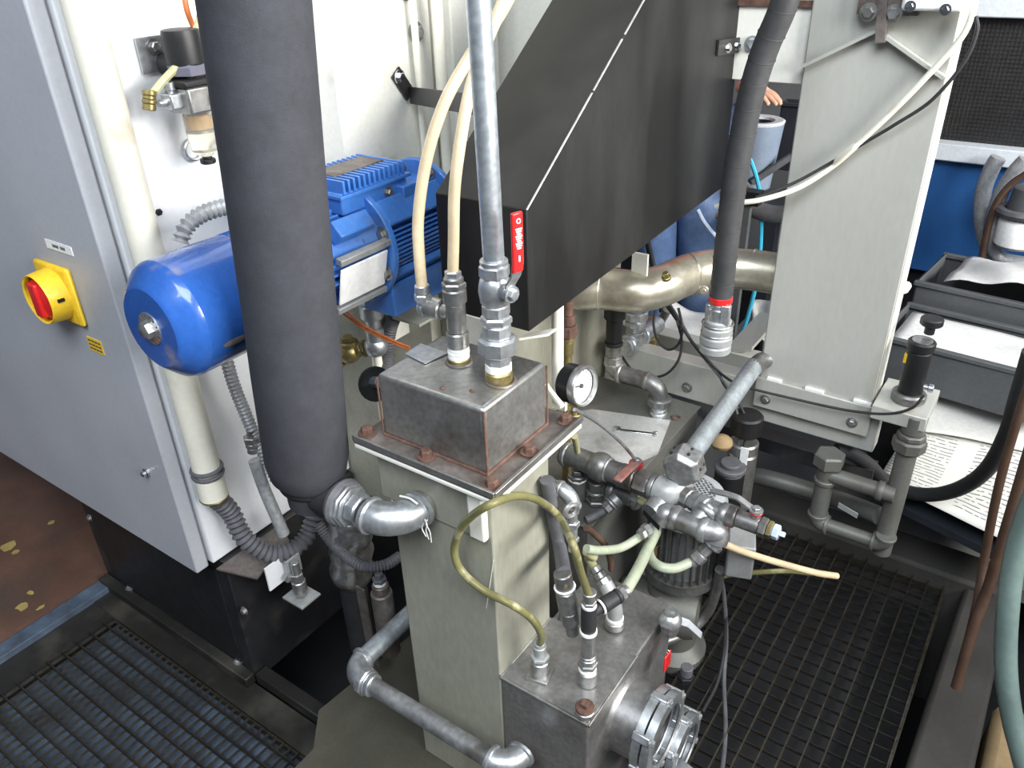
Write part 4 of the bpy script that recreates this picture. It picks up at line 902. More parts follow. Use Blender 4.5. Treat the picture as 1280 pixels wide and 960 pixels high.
wire('tube', [at(795, 622, z=.50), at(805, 628, z=.50), at(825, 639, z=.50)], .0075, 'hose_yellow', 'short yellowed tube joining tank fittings to the manifold', 'tube', 10)
hexn(lt, at(790, 620, z=.50), at(825, 639, z=.50)-at(790, 620, z=.50), [(.018, .012, 6)], 'galv_dull', 'tube_nut')
# clear and pale hoses between block and manifold
wire('hose', [hB-bd*.006, hB.lerp(ac(820, 665, -.05), .3), hB.lerp(ac(820, 665, -.05), .65), ac(820, 665, -.05)], .0100, 'hose_pale', 'straight pale hose from the black tee up to the manifold', 'hose', 14)
wire('hose', [at(733, 686, x=-.50), at(750, 688, x=-.49), at(775, 685, x=-.48), at(795, 674, x=-.465), at(804, 666, x=-.455)], .0078, 'hose_pale', 'greenish pale hose sagging from the nut chain to the manifold', 'hose', 12)
hexn(mf, at(800, 669, x=-.457), at(812, 660, x=-.45)-at(800, 669, x=-.457), [(.010, .011, 6), (.012, .0125, 8)], 'steel', 'hose_nut')
wire('hose', [e3-dd*.004, e3+dd*.02, at(742, 696, x=-.505), at(733, 689, x=-.51)], .0078, 'hose_yellow', 'short yellow hose from the rear elbow port to the nut chain', 'hose', 12)
wire('hose', [ac(815, 668, -.06), ac(811, 685, -.075), ac(815, 700, -.085), ac(828, 709, -.085), ac(845, 710, -.085), ac(862, 703, -.085), u2-du*.004], .0090, 'hose_pale', 'milky hose forming a U below the manifold', 'hose', 14)
wire('hose', [at(733, 660, x=-.53), at(744, 668, x=-.53), at(757, 682, x=-.52), at(763, 700, x=-.52), at(764, 712, x=-.52)], .0062, 'brown_wire', 'rusty thin hose curving down to the rear elbow port', 'hose', 10)
r0_ = ac(898, 677, -.05)
wire('hose', [r0_, at(930, 690, z=.42), at(975, 704, z=.36), at(1020, 716, z=.30), at(1046, 720, z=.27)], .0072, 'hose_cream', 'cream drain hose reaching out over the right grating', 'hose', 10)
wire('hose', [at(895, 730, z=.2), at(905, 720, z=.2), at(940, 716, z=.2), at(985, 714, z=.2), at(1015, 717, z=.2)], .0060, 'hose_olive', 'thin olive hose lying behind the cream drain hose', 'hose', 8)
# ================================================================== VERTICAL PUMP
pc = at(861, 612, z=.47); pm = thing('coolant_pump', 'grey vertical pump motor with perforated fan cover', 'pump', V((pc.x, pc.y, .08)))
PR = .082; pzt = .47
MB().lathe(V((pc.x, pc.y, pzt-.05)), Z, [(0, PR), (.030, PR), (.044, PR-.008), (.048, PR-.018), (.049, .055), (.045, .054), (.045, .002)], 40, cap=False).build('fan_cover', 'fan_grey', pm)
gm = MB()
MB().lathe(V((pc.x, pc.y, pzt-.006)), Z, [(0, .054), (.001, .054)], 32).build('grille_back', 'black', pm)
for i in range(-5, 6):
    h_ = math.sqrt(max(0, .055**2-(.0105*i)**2))
    if h_ < .01: continue
    MB().obox(V((pc.x+.0105*i, pc.y, pzt-.003)), X*.0022, Y*h_, Z*.0018).build('grille_bar', 'fan_grey', pm)
    MB().obox(V((pc.x, pc.y+.0105*i, pzt-.003)), X*h_, Y*.0022, Z*.0018).build('grille_bar', 'fan_grey', pm)
MB().lathe(V((pc.x, pc.y, .27)), Z, [(0, .066), (.16, .066)], 32).build('stator', 'pump_grey', pm)
for i in range(28):
    a = 2*math.pi*i/28; g = V((math.cos(a), math.sin(a), 0)); MB().obox(V((pc.x, pc.y, .345))+g*.072, g*.008, V((-g.y, g.x, 0))*.0018, Z*.072).build('fin', 'steel_dark', pm)
MB().lathe(V((pc.x, pc.y, .235)), Z, [(0, .05), (.01, .08), (.035, .08), (.04, .066)], 36).build('flange', 'steel_dark', pm)
MB().lathe(V((pc.x-.02, pc.y-.03, .15)), (X*.8+Y*.2).normalized(), [(-.10, .045), (-.08, .058), (.05, .062), (.075, .055), (.08, .03)], 32).build('pump_housing', 'tank_paint', pm)
MB().lathe(V((pc.x, pc.y, .0)), Z, [(0, .075), (.02, .075), (.04, .05), (.12, .05)], 28).build('pedestal', 'tank_paint', pm)
jb = at(925, 690, z=.36); MB().obox(jb, (X*.8+Y*.3)*.032, (Y*.8-X*.3)*.04, Z*.042).build('terminal_box', 'pump_grey', pm, bevel=.004)
MB().obox(at(905, 668, z=.43), X*.004, Y*.010, Z*.022).build('valve_flag', 'red', pm, bevel=.001)
hexn(pm, at(820, 748, z=.18), Z, [(.012, .026, 18), (.16, .020, 18)], 'tank_paint', 'outlet_pipe')
MB().obox(at(822, 690, z=.33), X*.004, Y*.012, Z*.022).build('paper_label', 'cardboard', pm)
wire('flexible_conduit', [at(900, 712, z=.32), at(896, 735, z=.25), at(885, 765, z=.16), at(865, 787, z=.12), at(845, 797, z=.12), at(830, 802, z=.12)], .011, 'steel_dark', 'dark ribbed conduit curving below the pump', 'conduit', 12)
wire('cable', [at(899, 712, z=.30), at(905, 745, z=.2), at(908, 800, z=.08), at(905, 850, z=.02), at(907, 910, z=.01), at(903, 960, z=.01), at(895, 1000, z=.01)], .0048, 'rubber_grey', 'grey cable hanging from the pump to the grating', 'cable', 8)
wire('cable', [at(908, 760, z=.16), at(905, 815, z=.06), at(896, 855, z=.02), at(878, 890, z=.008)], .0040, 'rubber', 'black cable branching left over the right grating', 'cable', 8)
# black accumulators behind the pump
ab = at(911, 600, y=1.50); ac_ = thing('black_canister', 'black canister with a cap behind the pump', 'canister', V((ab.x, ab.y, ab.z-.08)))
hexn(ac_, V((ab.x, ab.y, ab.z-.10)), Z, [(.13, .034, 22)], 'black', 'body'); hexn(ac_, V((ab.x, ab.y, ab.z+.03)), Z, [(.012, .036, 22), (.010, .024, 22)], 'rubber_grey', 'cap')
MB().ball(at(902, 553, y=1.5), .026, 10, 6, (1, 1, .7)).build('rag', 'cardboard', ac_)
ab = at(925, 590, y=1.56); ac2 = thing('steel_canister', 'slim steel canister with black top and white label behind the pump', 'canister', V((ab.x, ab.y, ab.z-.05)))
hexn(ac2, V((ab.x, ab.y, ab.z-.10)), Z, [(.16, .034, 22), (.03, .034, 22)], 'steel', 'body'); hexn(ac2, V((ab.x, ab.y, zrow(ab.x, ab.y, 541))), Z, [(.05, .036, 22)], 'black', 'top')
MB().obox(at(930, 570, y=1.525), X*.009, Y*.001, Z*.022).build('label', 'white', ac2)
# ================================================================== TANK TOP PIPES
tf = at(823, 519, z=TZ); tp_ = thing('tank_pipe', 'steel elbow pipe rising from the tank to a black sleeve', 'pipe', tf)
hexn(tp_, tf, Z, [(.012, .0215, 18), (.010, .019, 18), (.010, .0215, 18)], 'galv', 'thread')
hexn(tp_, tf+Z*.030, Z, [(.022, .030, 8)], 'steel_dark', 'union_nut')
e0 = V((tf.x, tf.y, tf.z+.05)); zt = zrow(tf.x, tf.y, 481)
eb = MB(); e = eb.elbow(e0, Z, -X, zt-e0.z, .0205, 1.15); eb.build('elbow', 'steel_dark', tp_)
tx = online(V((0, tf.y, zt)), X, px=766).x
MB().cyl(e, (tx+.02, tf.y, zt), .0205).build('pipe', 'steel_dark', tp_); collar(tp_, (tx+.022, tf.y, zt), X, .026, 'steel')
eb = MB(); e = eb.elbow(V((tx+.022, tf.y, zt)), -X, Z, .022, .0205, 1.12); eb.build('elbow', 'steel', tp_)
zz_ = lambda py: zrow(tx, tf.y, py)
hexn(tp_, e, Z, [(.022, .0225, 8), (zz_(430)-e.z-.022, .0195, 20)], 'stainless', 'riser')
hexn(tp_, V((tx, tf.y, zz_(431))), Z, [(.01, .0225, 18), (.06, .020, 18), (.12, .026, 18)], 'black', 'sleeve')
# cross tee behind
tc0 = at(780, 435, y=1.60); tc1 = at(822, 405, y=1.78); dcc = (tc1-tc0).normalized()
tq = thing('cross_tee', 'galvanised tee line under the big bend pipe', 'pipe', tc0)
MB().cyl(tc0, tc1, .022).build('pipe', 'galv', tq); collar(tq, tc0+dcc*.02, dcc, .028, 'galv', .018); collar(tq, tc0+dcc*.09, dcc, .027, 'galv', .012)
th = tc0+dcc*.055; hexn(tq, th, Z, [(.028, .024, 18), (.012, .022, 18), (.02, .028, 8), (.024, .032, 8), (.03, .026, 8)], 'galv', 'union')
th2 = at(810, 440, y=1.78); hexn(tq, V((th2.x, th2.y, th2.z-.02)), Z, [(.02, .026, 4), (.028, .021, 18), (.022, .026, 6), (.05, .021, 18)], 'brass', 'side_fitting')
# ================================================================== PRESSURE GAUGE, CREAM PIPE
gp = at(722, 481, y=1.00); gd = (X*.95-Y*.12+Z*.12).normalized()
pg = thing('pressure_gauge', 'round black pressure gauge with white dial beside the box', 'gauge', gp-Z*.06)
MB().lathe(gp-gd*.024, gd, [(0, .030), (.004, .0335), (.028, .0335)], 36).build('case', 'black', pg)
MB().lathe(gp+gd*.004, gd, [(0, .0345), (.001, .0355), (.010, .0355), (.013, .0335), (.012, .0305), (.006, .0300)], 40, cap=False).build('bezel', 'steel', pg)
MB().lathe(gp+gd*.004, gd, [(0, .0305), (.003, .0305)], 36).build('dial', 'dial', pg)
gu = gd.cross(Z).normalized(); gv = gu.cross(gd)
for i in range(13):
    a = R(-45+270*i/12); q = gp+gd*.0074+(gu*math.cos(a)+gv*math.sin(a))*.024
    MB().obox(q, (gu*math.cos(a)+gv*math.sin(a))*.0028, (gv*math.cos(a)-gu*math.sin(a))*.0005, gd*.0003).build('tick', 'ink', pg)
MB().obox(gp+gd*.009+gu*.006+gv*.002, gu*.010+gv*.003, gv*.0012, gd*.0005).build('needle', 'ink', pg); MB().lathe(gp+gd*.007, gd, [(0, .004), (.003, .004)], 14).build('needle_hub', 'ink', pg)
hexn(pg, gp-Z*.033-gd*.006, -Z, [(.010, .009, 6), (.014, .006, 12), (.010, .012, 16)], 'brass', 'stem')
ca = at(697, 450, y=1.05); wy = thing('cream_pipe', 'cream vertical pipe below the shroud, behind the box', 'pipe', V((ca.x, ca.y, zrow(ca.x, ca.y, 505))))
MB().cyl((ca.x, ca.y, zrow(ca.x, ca.y, 500)), (ca.x, ca.y, zrow(ca.x, ca.y, 360)), .0105).build('pipe', 'pvc_cream', wy)
MB().obox((ca.x+.004, ca.y, zrow(ca.x, ca.y, 503)), X*.014, Y*.004, Z*.012).build('flat_end', 'pvc_cream', wy)
wire('tube', [at(683, 482, y=.96), at(690, 492, y=.95), at(703, 508, y=.94)], .005, 'pvc_cream', 'short cream tube end between box and gauge', 'tube', 8)
r2 = at(709, 420, y=1.20); rv = thing('rusty_valve', 'small rusty pipe fitting behind the cream pipe', 'fitting', V((r2.x, r2.y, r2.z-.10)))
hexn(rv, V((r2.x, r2.y, TZ)), Z, [(r2.z-TZ-.04, .010, 12), (.03, .013, 12), (.012, .016, 12)], 'brass', 'stem'); hexn(rv, r2, Z, [(.025, .020, 8), (.02, .015, 14), (.03, .011, 12)], 'rust', 'nut')
tag(MB().obox(at(672, 418, y=.96), V((.02, .012, .004)), V((0, .012, 0)), Z*.002).build('mount_tab', 'frame_cream'), 'small cream mounting tab under the shroud corner', 'bracket')
# brass check valve, blue-grey elbow and wires below the motor
bv = at(437, 440, y=.98); bvv = thing('brass_valve', 'brass check valve below the blue motor', 'valve', bv-Z*.05)
MB().ball(bv, .024, 18, 12).build('body', 'brass', bvv); hexn(bvv, bv+Z*.014, Z, [(.012, .020, 18), (.010, .012, 6)], 'brass', 'cap')
hexn(bvv, bv, (X+Y*.5+Z*.35).normalized(), [(.030, .015, 16), (.008, .018, 6)], 'brass', 'outlet'); hexn(bvv, bv, (-X-Y*.3-Z*.9).normalized(), [(.028, .014, 16), (.012, .018, 6)], 'brass', 'inlet')
gv_ = at(470, 432, y=1.0); ge = thing('grey_elbow', 'galvanised elbow with nut below the motor flange', 'fitting', gv_)
MB().ball(gv_, .024, 16, 10).build('elbow', 'galv', ge); gu_ = V((gv_.x, gv_.y, 0))
hexn(ge, gv_+Z*.005, Z, [(.036, .019, 16), (.02, .015, 12), (.030, .023, 16), (.008, .019, 16), (.06, .011, 14)], 'galv', 'nut')
hexn(ge, gv_-Z*.10, Z, [(.09, .009, 12)], 'pvc_cream', 'drop_pipe')
tag(MB().tube([at(500, 380, y=1.04), at(488, 410, y=1.04), at(484, 440, y=1.03), at(482, 470, y=1.0)], .0135, 12, 10, corr=(.007, .0011)).build('ribbed_hose', 'rubber_grey'), 'dark ribbed hose between motor and box', 'hose')
for k in range(2): wire('wire', [at(405, 368+5*k, y=.92), at(425, 384+5*k, y=.91), at(455, 407+4*k, y=.91), at(490, 425+3*k, y=.92), at(512, 434+3*k, y=.93)], .0022, 'orange_wire', ('upper', 'lower')[k]+' of the two thin copper-red wires under the motor', 'wire', 6)
hs = at(455, 478, y=.84); hh = thing('side_nozzle', 'black and silver hose nozzle on the left of the box', 'nozzle', hs)
hexn(hh, at(470, 480, y=.81), (at(430, 478, y=.86)-at(470, 480, y=.81)), [(.006, .03, 20), (.006, .026, 20)], 'black', 'disc'); hexn(hh, at(476, 478, y=.80), (at(430, 478, y=.86)-at(470, 480, y=.81)), [(.03, .010, 8), (.010, .014, 12), (.035, .011, 14)], 'galv', 'pipe')
# ================================================================== BIG BEND PIPE FROM SHROUD TO COLUMN
SZ = .802
bpz = [V((-.895, 1.40, SZ)), V((-.82, 1.405, SZ)), at(755, 361, z=SZ), at(795, 364, z=SZ), at(825, 358, z=SZ), at(845, 349, z=SZ), at(868, 341, z=SZ), at(900, 336, z=SZ), at(935, 337, z=SZ), at(975, 343, z=SZ), at(1010, 352, z=SZ)]
bpi = thing('bend_pipe', 'large bronze-grey welded S-bend pipe from shroud to column', 'pipe', bpz[3])
MB().tube(bpz, .046, 28, 10).build('pipe', 'bronze_pipe', bpi)
for px, py, dv in ((752, 361, V((1, .3, 0))), (863, 343, V((.6, .8, 0))), (940, 337, V((1, .1, 0)))):
    MB().torus(at(px, py, z=SZ), dv, .0455, .0025, 32, 6).build('weld_bead', 'bronze_pipe', bpi)
hexn(bpi, at(833, 349, z=SZ+.043), Z-Y*.4, [(.008, .010, 16), (.010, .007, 6)], 'brass', 'plug'); hexn(bpi, at(878, 352, z=SZ)+V((.02, -.040, .0)), X*.3-Y, [(.006, .011, 14), (.006, .007, 14)], 'bronze_pipe', 'boss')
MB().obox(at(800, 330, z=SZ+.065), X*.018, Y*.003, Z*.024).build('lug', 'frame_cream', bpi)
# ================================================================== BLACK WRAPPED HOSE WITH CAM COUPLING
HB = [at(994, -60, y=1.42), at(980, 5, y=1.42), at(957, 60, y=1.42), at(941, 110, y=1.42), at(929, 165, y=1.42), at(918, 230, y=1.42), at(909, 300, y=1.42), at(903, 355, y=1.42), at(901, 372, y=1.42)]
bh = thing('wrapped_hose', 'thick black spiral-wrapped hose with red band and silver coupling', 'hose', HB[-1])
MB().tube(HB, .0225, 20, 12).build('hose', 'hose_wrap', bh)
# spiral wrap seams
SPL = spline(HB, 12)
for i in range(6, len(SPL)-4, 7):
    dv = (SPL[i+1]-SPL[i]); MB().torus(SPL[i], (dv.normalized()+Y*.25), .0226, .0010, 24, 5).build('wrap_edge', 'rubber', bh)
hd_ = (HB[-1]-HB[-2]).normalized()
hexn(bh, HB[-1]-hd_*.006, hd_, [(.016, .0235, 22)], 'red', 'band')
e = HB[-1]+hd_*.010; hexn(bh, e, hd_, [(.010, .021, 20), (.030, .022, 20)], 'galv', 'coupling')
MB().obox(e+hd_*.020+V((.018, -.012, 0)), hd_*.022, X*.008+Y*.003, Y*.006).build('cam_lever', 'galv', bh, bevel=.002); MB().obox(e+hd_*.020+V((-.018, -.012, 0)), hd_*.018, X*.005, Y*.006).build('cam_lever', 'galv', bh, bevel=.002)
hexn(bh, e+hd_*.036, hd_, [(.014, .027, 24), (.020, .031, 24), (.020, .0325, 24), (.02, .032, 24)], 'pump_grey', 'socket')
for t in (.045, .066): MB().torus(e+hd_*t, hd_, .0305, .002, 28, 6).build('wire_ring', 'stainless', bh)
# ================================================================== CABLES ON THE COLUMN
CYC = CY0-.022
wire('cable', [at(1222, -20, y=CYC), at(1216, 15, y=CYC), at(1203, 45, y=CYC), at(1175, 78, y=CYC), at(1120, 135, y=CYC), at(1062, 190, y=CYC), at(1035, 212, y=CYC), at(995, 236, y=CYC-.02), at(950, 250, y=CYC-.05), at(915, 254, y=CYC-.06), at(895, 258, y=CYC-.05)], .0055, 'pvc_cream', 'cream cable sagging across the column', 'cable', 10)
wire('cable', [at(1220, 20, y=CYC), at(1221, 40, y=CYC), at(1205, 78, y=CYC), at(1165, 125, y=CYC), at(1120, 155, y=CYC), at(1078, 180, y=CYC), at(1048, 198, y=CYC), at(1000, 225, y=CYC-.02), at(965, 240, y=CYC-.04), at(945, 247, y=CYC-.05)], .0032, 'rubber', 'thin black cable crossing the column beside the cream one', 'cable', 8)
tie = MB().obox(at(1054, 192, y=CYC-.008), (at(1062, 186, y=CYC)-at(1045, 199, y=CYC))*.6, V((.0, .003, .006)), V((.004, -.006, .004))); tag(tie.build('cable_tie', 'pvc_cream'), 'cream tie bundling the cables on the column', 'cable tie')
hz_ = at(790, 372, y=1.66)
pts = lambda L, y: [at(px, py, y=y+dy) for px, py, dy in L]
wire('cable', pts(((828, 375, .05), (842, 395, .02), (860, 420, -.02), (885, 450, -.05), (905, 470, -.05), (930, 483, -.04), (990, 498, -.03), (1060, 513, -.03), (1110, 517, -.03), (1140, 510, -.03), (1155, 494, -.02)), CY0), .0030, 'rubber', 'thin black cable running along the column foot to the sensor', 'cable', 8)
wire('cable', pts(((832, 375, .05), (846, 398, .02), (868, 432, -.02), (895, 463, -.05), (906, 482, -.06), (920, 500, -.06), (931, 520, -.07), (933, 545, -.09), (925, 570, -.10), (921, 600, -.10)), CY0), .0034, 'rubber', 'black cable looping down in front of the beam to the canister', 'cable', 8)
wire('cable', pts(((836, 378, .05), (850, 400, .02), (872, 437, -.02), (897, 468, -.06), (913, 490, -.07), (922, 520, -.08), (924, 550, -.09), (918, 590, -.10)), CY0), .0028, 'rubber_grey', 'second dark cable hanging beside the looped black one', 'cable', 8)
wire('cable', pts(((820, 385, .02), (817, 405, 0), (822, 425, 0), (835, 437, 0), (848, 430, 0), (853, 410, 0), (848, 385, .02)), CY0), .0032, 'rubber', 'small cable loop below the bend pipe', 'cable', 8)
wire('cable', pts(((777, 445, 0), (790, 462, -.02), (810, 471, -.03), (832, 468, -.03), (848, 450, -.02), (852, 425, 0), (846, 400, 0)), CY0), .0032, 'rubber', 'wider cable loop hanging in front of the beam', 'cable', 8)
# sensor with knob at the right end of the beam
sb = at(1137, 490, y=1.66); sn = thing('level_sensor', 'black cylindrical sensor with knob on a bracket right of the column', 'sensor', V((sb.x, sb.y, sb.z-.02)))
zz2 = lambda py: zrow(sb.x, sb.y, py)
MB().box((cx1+.004, 1.60, zz2(516)), (sb.x+.05, 1.74, zz2(500))).build('bracket', 'col_paint', sn, bevel=.002)
hexn(sn, V((sb.x, sb.y, zz2(500))), Z, [(.022, .034, 24)], 'steel_dark', 'base'); hexn(sn, V((sb.x, sb.y, zz2(500)+.02)), Z, [(.10, .024, 24), (.022, .027, 24)], 'black', 'body')
MB().lathe(V((sb.x, sb.y, zz2(500)+.142)), Z, [(0, .020), (.001, .020)], 20).build('top_disc', 'steel', sn)
hexn(sn, V((sb.x+.006, sb.y+.02, zz2(500)+.15)), Z, [(.02, .010, 14), (.016, .022, 22)], 'black', 'knob')
MB().obox(V((sb.x-.022, sb.y-.010, zz2(500)+.10)), X*.003, Y*.004, Z*.010).build('yellow_mark', 'yellow', sn)
hexn(sn, V((sb.x+.02, sb.y, zz2(500)+.04)), X, [(.012, .006, 10), (.010, .009, 12)], 'galv', 'cable_plug')
# upright pipe below the sensor and U-shaped pipe
vpx = online(V((0, 1.62, .4)), X, px=1122).x; V1 = V((vpx, 1.62, 0)); zv_ = lambda py: zrow(vpx, 1.62, py)
up1 = thing('upright_pipe', 'dull grey upright pipe with union below the sensor bracket', 'pipe', V((vpx, 1.62, .02)))
hexn(up1, V((vpx, 1.62, zv_(690))), Z, [(zv_(560)-zv_(690), .021, 20)], 'tank_paint', 'pipe'); hexn(up1, V((vpx, 1.62, zv_(562))), Z, [(.03, .034, 8), (.014, .029, 8), (.045, .023, 20)], 'tank_paint', 'union')
MB().strap([at(1048, 631, y=1.60), at(1072, 645, y=1.60)], Z*.006, .004).build('lever', 'pump_grey', up1)
uc = at(1037, 572, y=1.60); ut = thing('u_pipe', 'dark U-shaped pipe run with a capped top below the column', 'pipe', V((uc.x, 1.60, .05)))
u1_ = V((uc.x, 1.60, zrow(uc.x, 1.60, 650))); 
hexn(ut, V((uc.x, 1.60, zrow(uc.x, 1.60, 582))), Z, [(.035, .034, 6)], 'tank_paint', 'cap'); seg(ut, u1_+Z*.02, V((uc.x, 1.60, zrow(uc.x, 1.60, 582))), .020, 'tank_paint', 'pipe')
collar(ut, V((uc.x, 1.60, zrow(uc.x, 1.60, 600))), Z, .025, 'tank_paint', .012)
eb = MB(); e = eb.elbow(u1_+Z*.02, -Z, X, .024, .021, 1.14); eb.build('elbow', 'tank_paint', ut)
seg(ut, e, V((vpx-.02, 1.60, e.z)), .016, 'tank_paint', 'pipe'); eb = MB(); eb.elbow(V((vpx-.02, 1.60, e.z)), X, Z, .024, .020, 1.14); eb.build('elbow', 'tank_paint', ut)
seg(ut, V((uc.x, 1.60, zrow(uc.x, 1.60, 592))), V((vpx, 1.60, zrow(uc.x, 1.60, 592))), .018, 'tank_paint', 'cross_pipe'); collar(ut, V((vpx-.03, 1.60, zrow(uc.x, 1.60, 592))), X, .023, 'tank_paint', .014)
wire('hose', pts(((1045, 563, 0), (1062, 566, .02), (1085, 580, .06), (1105, 600, .10), (1135, 615, .10), (1170, 618, .08), (1205, 608, .05), (1235, 585, 0), (1258, 545, -.05), (1272, 500, -.08), (1290, 440, -.1)), 1.66), .0165, 'rubber', 'thick black hose curving in front of the printed papers', 'hose', 14)
wire('rail', [at(905, 590, y=1.72), at(960, 598, y=1.72), at(1040, 622, y=1.72), at(1100, 645, y=1.64)], .022, 'tank_paint', 'dark pipe rail behind the pump', 'rail', 12)
o = MB().box((-.62, 1.70, .33), (-.20, 1.75, .37)).build('angle_rail', 'black_steel'); tag(o, 'black angle rail below the beam', 'angle iron')
# ================================================================== RIGHT EDGE: CABLES AND GREEN HOSE
wire('cable', [at(1295, 455, y=1.5), at(1270, 530, y=1.5), at(1248, 610, y=1.5), at(1232, 690, y=1.5), at(1220, 760, y=1.45), at(1200, 840, y=1.40)], .0085, 'brown_wire', 'brown cable hanging in front of the printed papers, left one', 'cable', 10)
wire('cable', [at(1300, 520, y=1.45), at(1282, 580, y=1.45), at(1258, 660, y=1.45), at(1235, 735, y=1.45), at(1215, 790, y=1.42), at(1195, 860, y=1.38)], .0105, 'brown_wire', 'brown cable hanging in front of the printed papers, right one', 'cable', 10)
wire('hose', [at(1300, 600, y=1.15), at(1272, 680, y=1.15), at(1260, 760, y=1.12), at(1258, 840, y=1.10), at(1268, 910, y=1.08), at(1290, 980, y=1.05)], .0155, 'hose_green', 'green-grey hose at the right edge', 'hose', 14)
wire('hose', [at(1290, 640, y=1.22), at(1262, 720, y=1.22), at(1250, 800, y=1.20), at(1256, 880, y=1.18), at(1275, 960, y=1.15)], .010, 'hose_silver', 'thin silver hose behind the green-grey one', 'hose', 12)
o = MB().prism([(.16, 1.0, -.3), (.62, 1.0, -.3), (.62, 1.5, -.3), (.16, 1.5, -.3)], (0, 0, .34)).build('pale_stone', 'cardboard', bevel=.02); tag(o, 'pale tan block at the lower right edge', 'block')
# ================================================================== PAPERS AND BINS AT THE RIGHT
def sheet(label, A, B_, C_, D_, wav, m, nm='paper_sheet', seed=0):
    A, B_, C_, D_ = map(V, (A, B_, C_, D_))
    def fn(u, v):
        p = A.lerp(B_, u).lerp(D_.lerp(C_, u), v); return p+Z*wav*(math.sin(u*7+seed)*math.cos(v*5+seed*1.7)+.5*math.sin(v*9+u*4))
    return tag(MB().grid(fn, 14, 14).build(nm, m, solid=.0008), label, 'paper')
tb_ = MB().prism([at(1085, 612, z=.25), at(1330, 735, z=.25), at(1420, 570, z=.25), at(1170, 505, z=.25)], (0, 0, -.02)).build('cardboard_tray', 'bin_black'); tag(tb_, 'black tray under the printed papers', 'tray')
sheet('printed newspaper sheet lying on the black tray, lower one', at(1096, 602, z=.295), at(1330, 708, z=.295), at(1370, 560, z=.375), at(1145, 520, z=.375), .003, 'paper_print')
sheet('blank whitish sheet half under the bin, behind the newspaper', at(1132, 535, z=.372), at(1320, 570, z=.372), at(1330, 505, z=.41), at(1150, 492, z=.41), .003, 'paper', seed=2)
def bin_(label, o_, ux, uy, w, d_, h, m, th=.006):
    b = thing('plastic_bin', label, 'bin', o_); ux, uy = V(ux).normalized(), V(uy).normalized(); o_ = V(o_)
    MB().obox(o_+ux*w/2+uy*d_/2+Z*th, ux*w/2, uy*d_/2, Z*th/2).build('bottom', m, b)
    for c, a, bb2 in ((o_+ux*w/2, ux*w/2, uy*th/2), (o_+ux*w/2+uy*d_, ux*w/2, uy*th/2), (o_+uy*d_/2, ux*th/2, uy*d_/2), (o_+ux*w+uy*d_/2, ux*th/2, uy*d_/2)):
        MB().obox(c+Z*h/2, a, bb2, Z*h/2).build('side', m, b, bevel=.002)
        MB().obox(c+Z*(h-.006), a*1.03+bb2.normalized()*.004, bb2+bb2.normalized()*.006, Z*.006).build('rim', m, b, bevel=.002)
    return b
bx_, by_ = V((.97, -.10, 0)), V((.10, .97, 0))
o1 = at(1085, 480, y=2.02); o1.z = zrow(o1.x, o1.y, 470)
bin_('grey plastic bin with papers inside, right of the column', o1, bx_, by_, .42, .24, .125, 'bin_grey')
zb = o1.z+.085
sheet('white paper lying inside the grey bin', o1+bx_*.02+by_*.03+Z*.10, o1+bx_*.40+by_*.03+Z*.085, o1+bx_*.40+by_*.22+Z*.11, o1+bx_*.02+by_*.22+Z*.115, .003, 'bag_grey', seed=4)
o2 = o1+by_*.275+Z*.02
bin_('second grey bin behind, under a pale plastic bag', o2, bx_, by_, .46, .26, .16, 'bin_grey')
def bag(u, v): 
    p = o2+bx_*(.06+.42*u)+by_*(.02+.22*v); return p+Z*(.165+.05*math.sin(math.pi*u)*math.sin(math.pi*(.25+.6*v))+.006*math.sin(u*19+v*7))
tag(MB().grid(bag, 22, 14).build('plastic_bag', 'bag_grey', solid=.002), 'pale crumpled plastic bag over the rear bin', 'bag')
st_ = thing('support_stand', 'dark stand under the grey bins', 'stand', (o1.x+.3, 2.2, 0)); MB().box((o1.x+.02, 2.14, 0), (o1.x+.5, 2.6, o1.z)).build('block', 'black_steel', st_)
# ================================================================== BLUE CABINET WITH MESH AND HOSES IN THE BACKGROUND
YB = 2.95
def byy(px, py): return at(px, py, y=YB)
bc = thing('blue_cabinet', 'blue machine panel with grey top rail and dark mesh guard', 'cabinet', byy(1200, 340))
zt1, zt0 = byy(1230, 203).z, byy(1230, 345).z
xl = byy(1100, 250).x
MB().box((xl, YB, zt0-.02), (xl+1.2, YB+.3, zt1)).build('blue_panel', 'blue_panel', bc, bevel=.003)
MB().box((xl, YB-.04, zt1), (xl+1.2, YB+.3, byy(1230, 181).z)).build('top_rail', 'pale_frame', bc, bevel=.004)
MB().box((xl, YB+.02, byy(1230, 181).z), (xl+1.2, YB+.04, byy(1240, 21).z)).build('mesh_guard', 'mesh_dark', bc)
MB().box((xl, YB-.03, byy(1240, 21).z), (xl+1.2, YB+.05, byy(1240, 21).z+.5)).build('header', 'pale_frame', bc, bevel=.004)
mbar = MB()
for i in range(34): mbar.bar((xl-.1, YB+.018, byy(1230, 181).z+.012*i), (xl+1.2, YB+.018, byy(1230, 181).z+.012*i), .002, .002)
for i in range(108): mbar.bar((xl-.1+.012*i, YB+.017, byy(1230, 181).z), (xl-.1+.012*i, YB+.017, byy(1230, 181).z+.41), .002, .002, up=Y)
mo = mbar.build('mesh_wires', 'black_steel', bc); mo['kind'] = 'stuff'
MB().box((xl, YB+.05, 0), (xl+1.2, YB+.3, zt0-.02)).build('dark_base', 'black', bc)
yh = YB-.09
wire('hose', [at(1248, 197, y=yh), at(1240, 210, y=yh), at(1229, 240, y=yh), at(1228, 280, y=yh), at(1240, 320, y=yh), at(1265, 338, y=yh), at(1295, 340, y=yh)], .024, 'hose_silver', 'grey hose looping on the blue panel, left one', 'hose', 14)
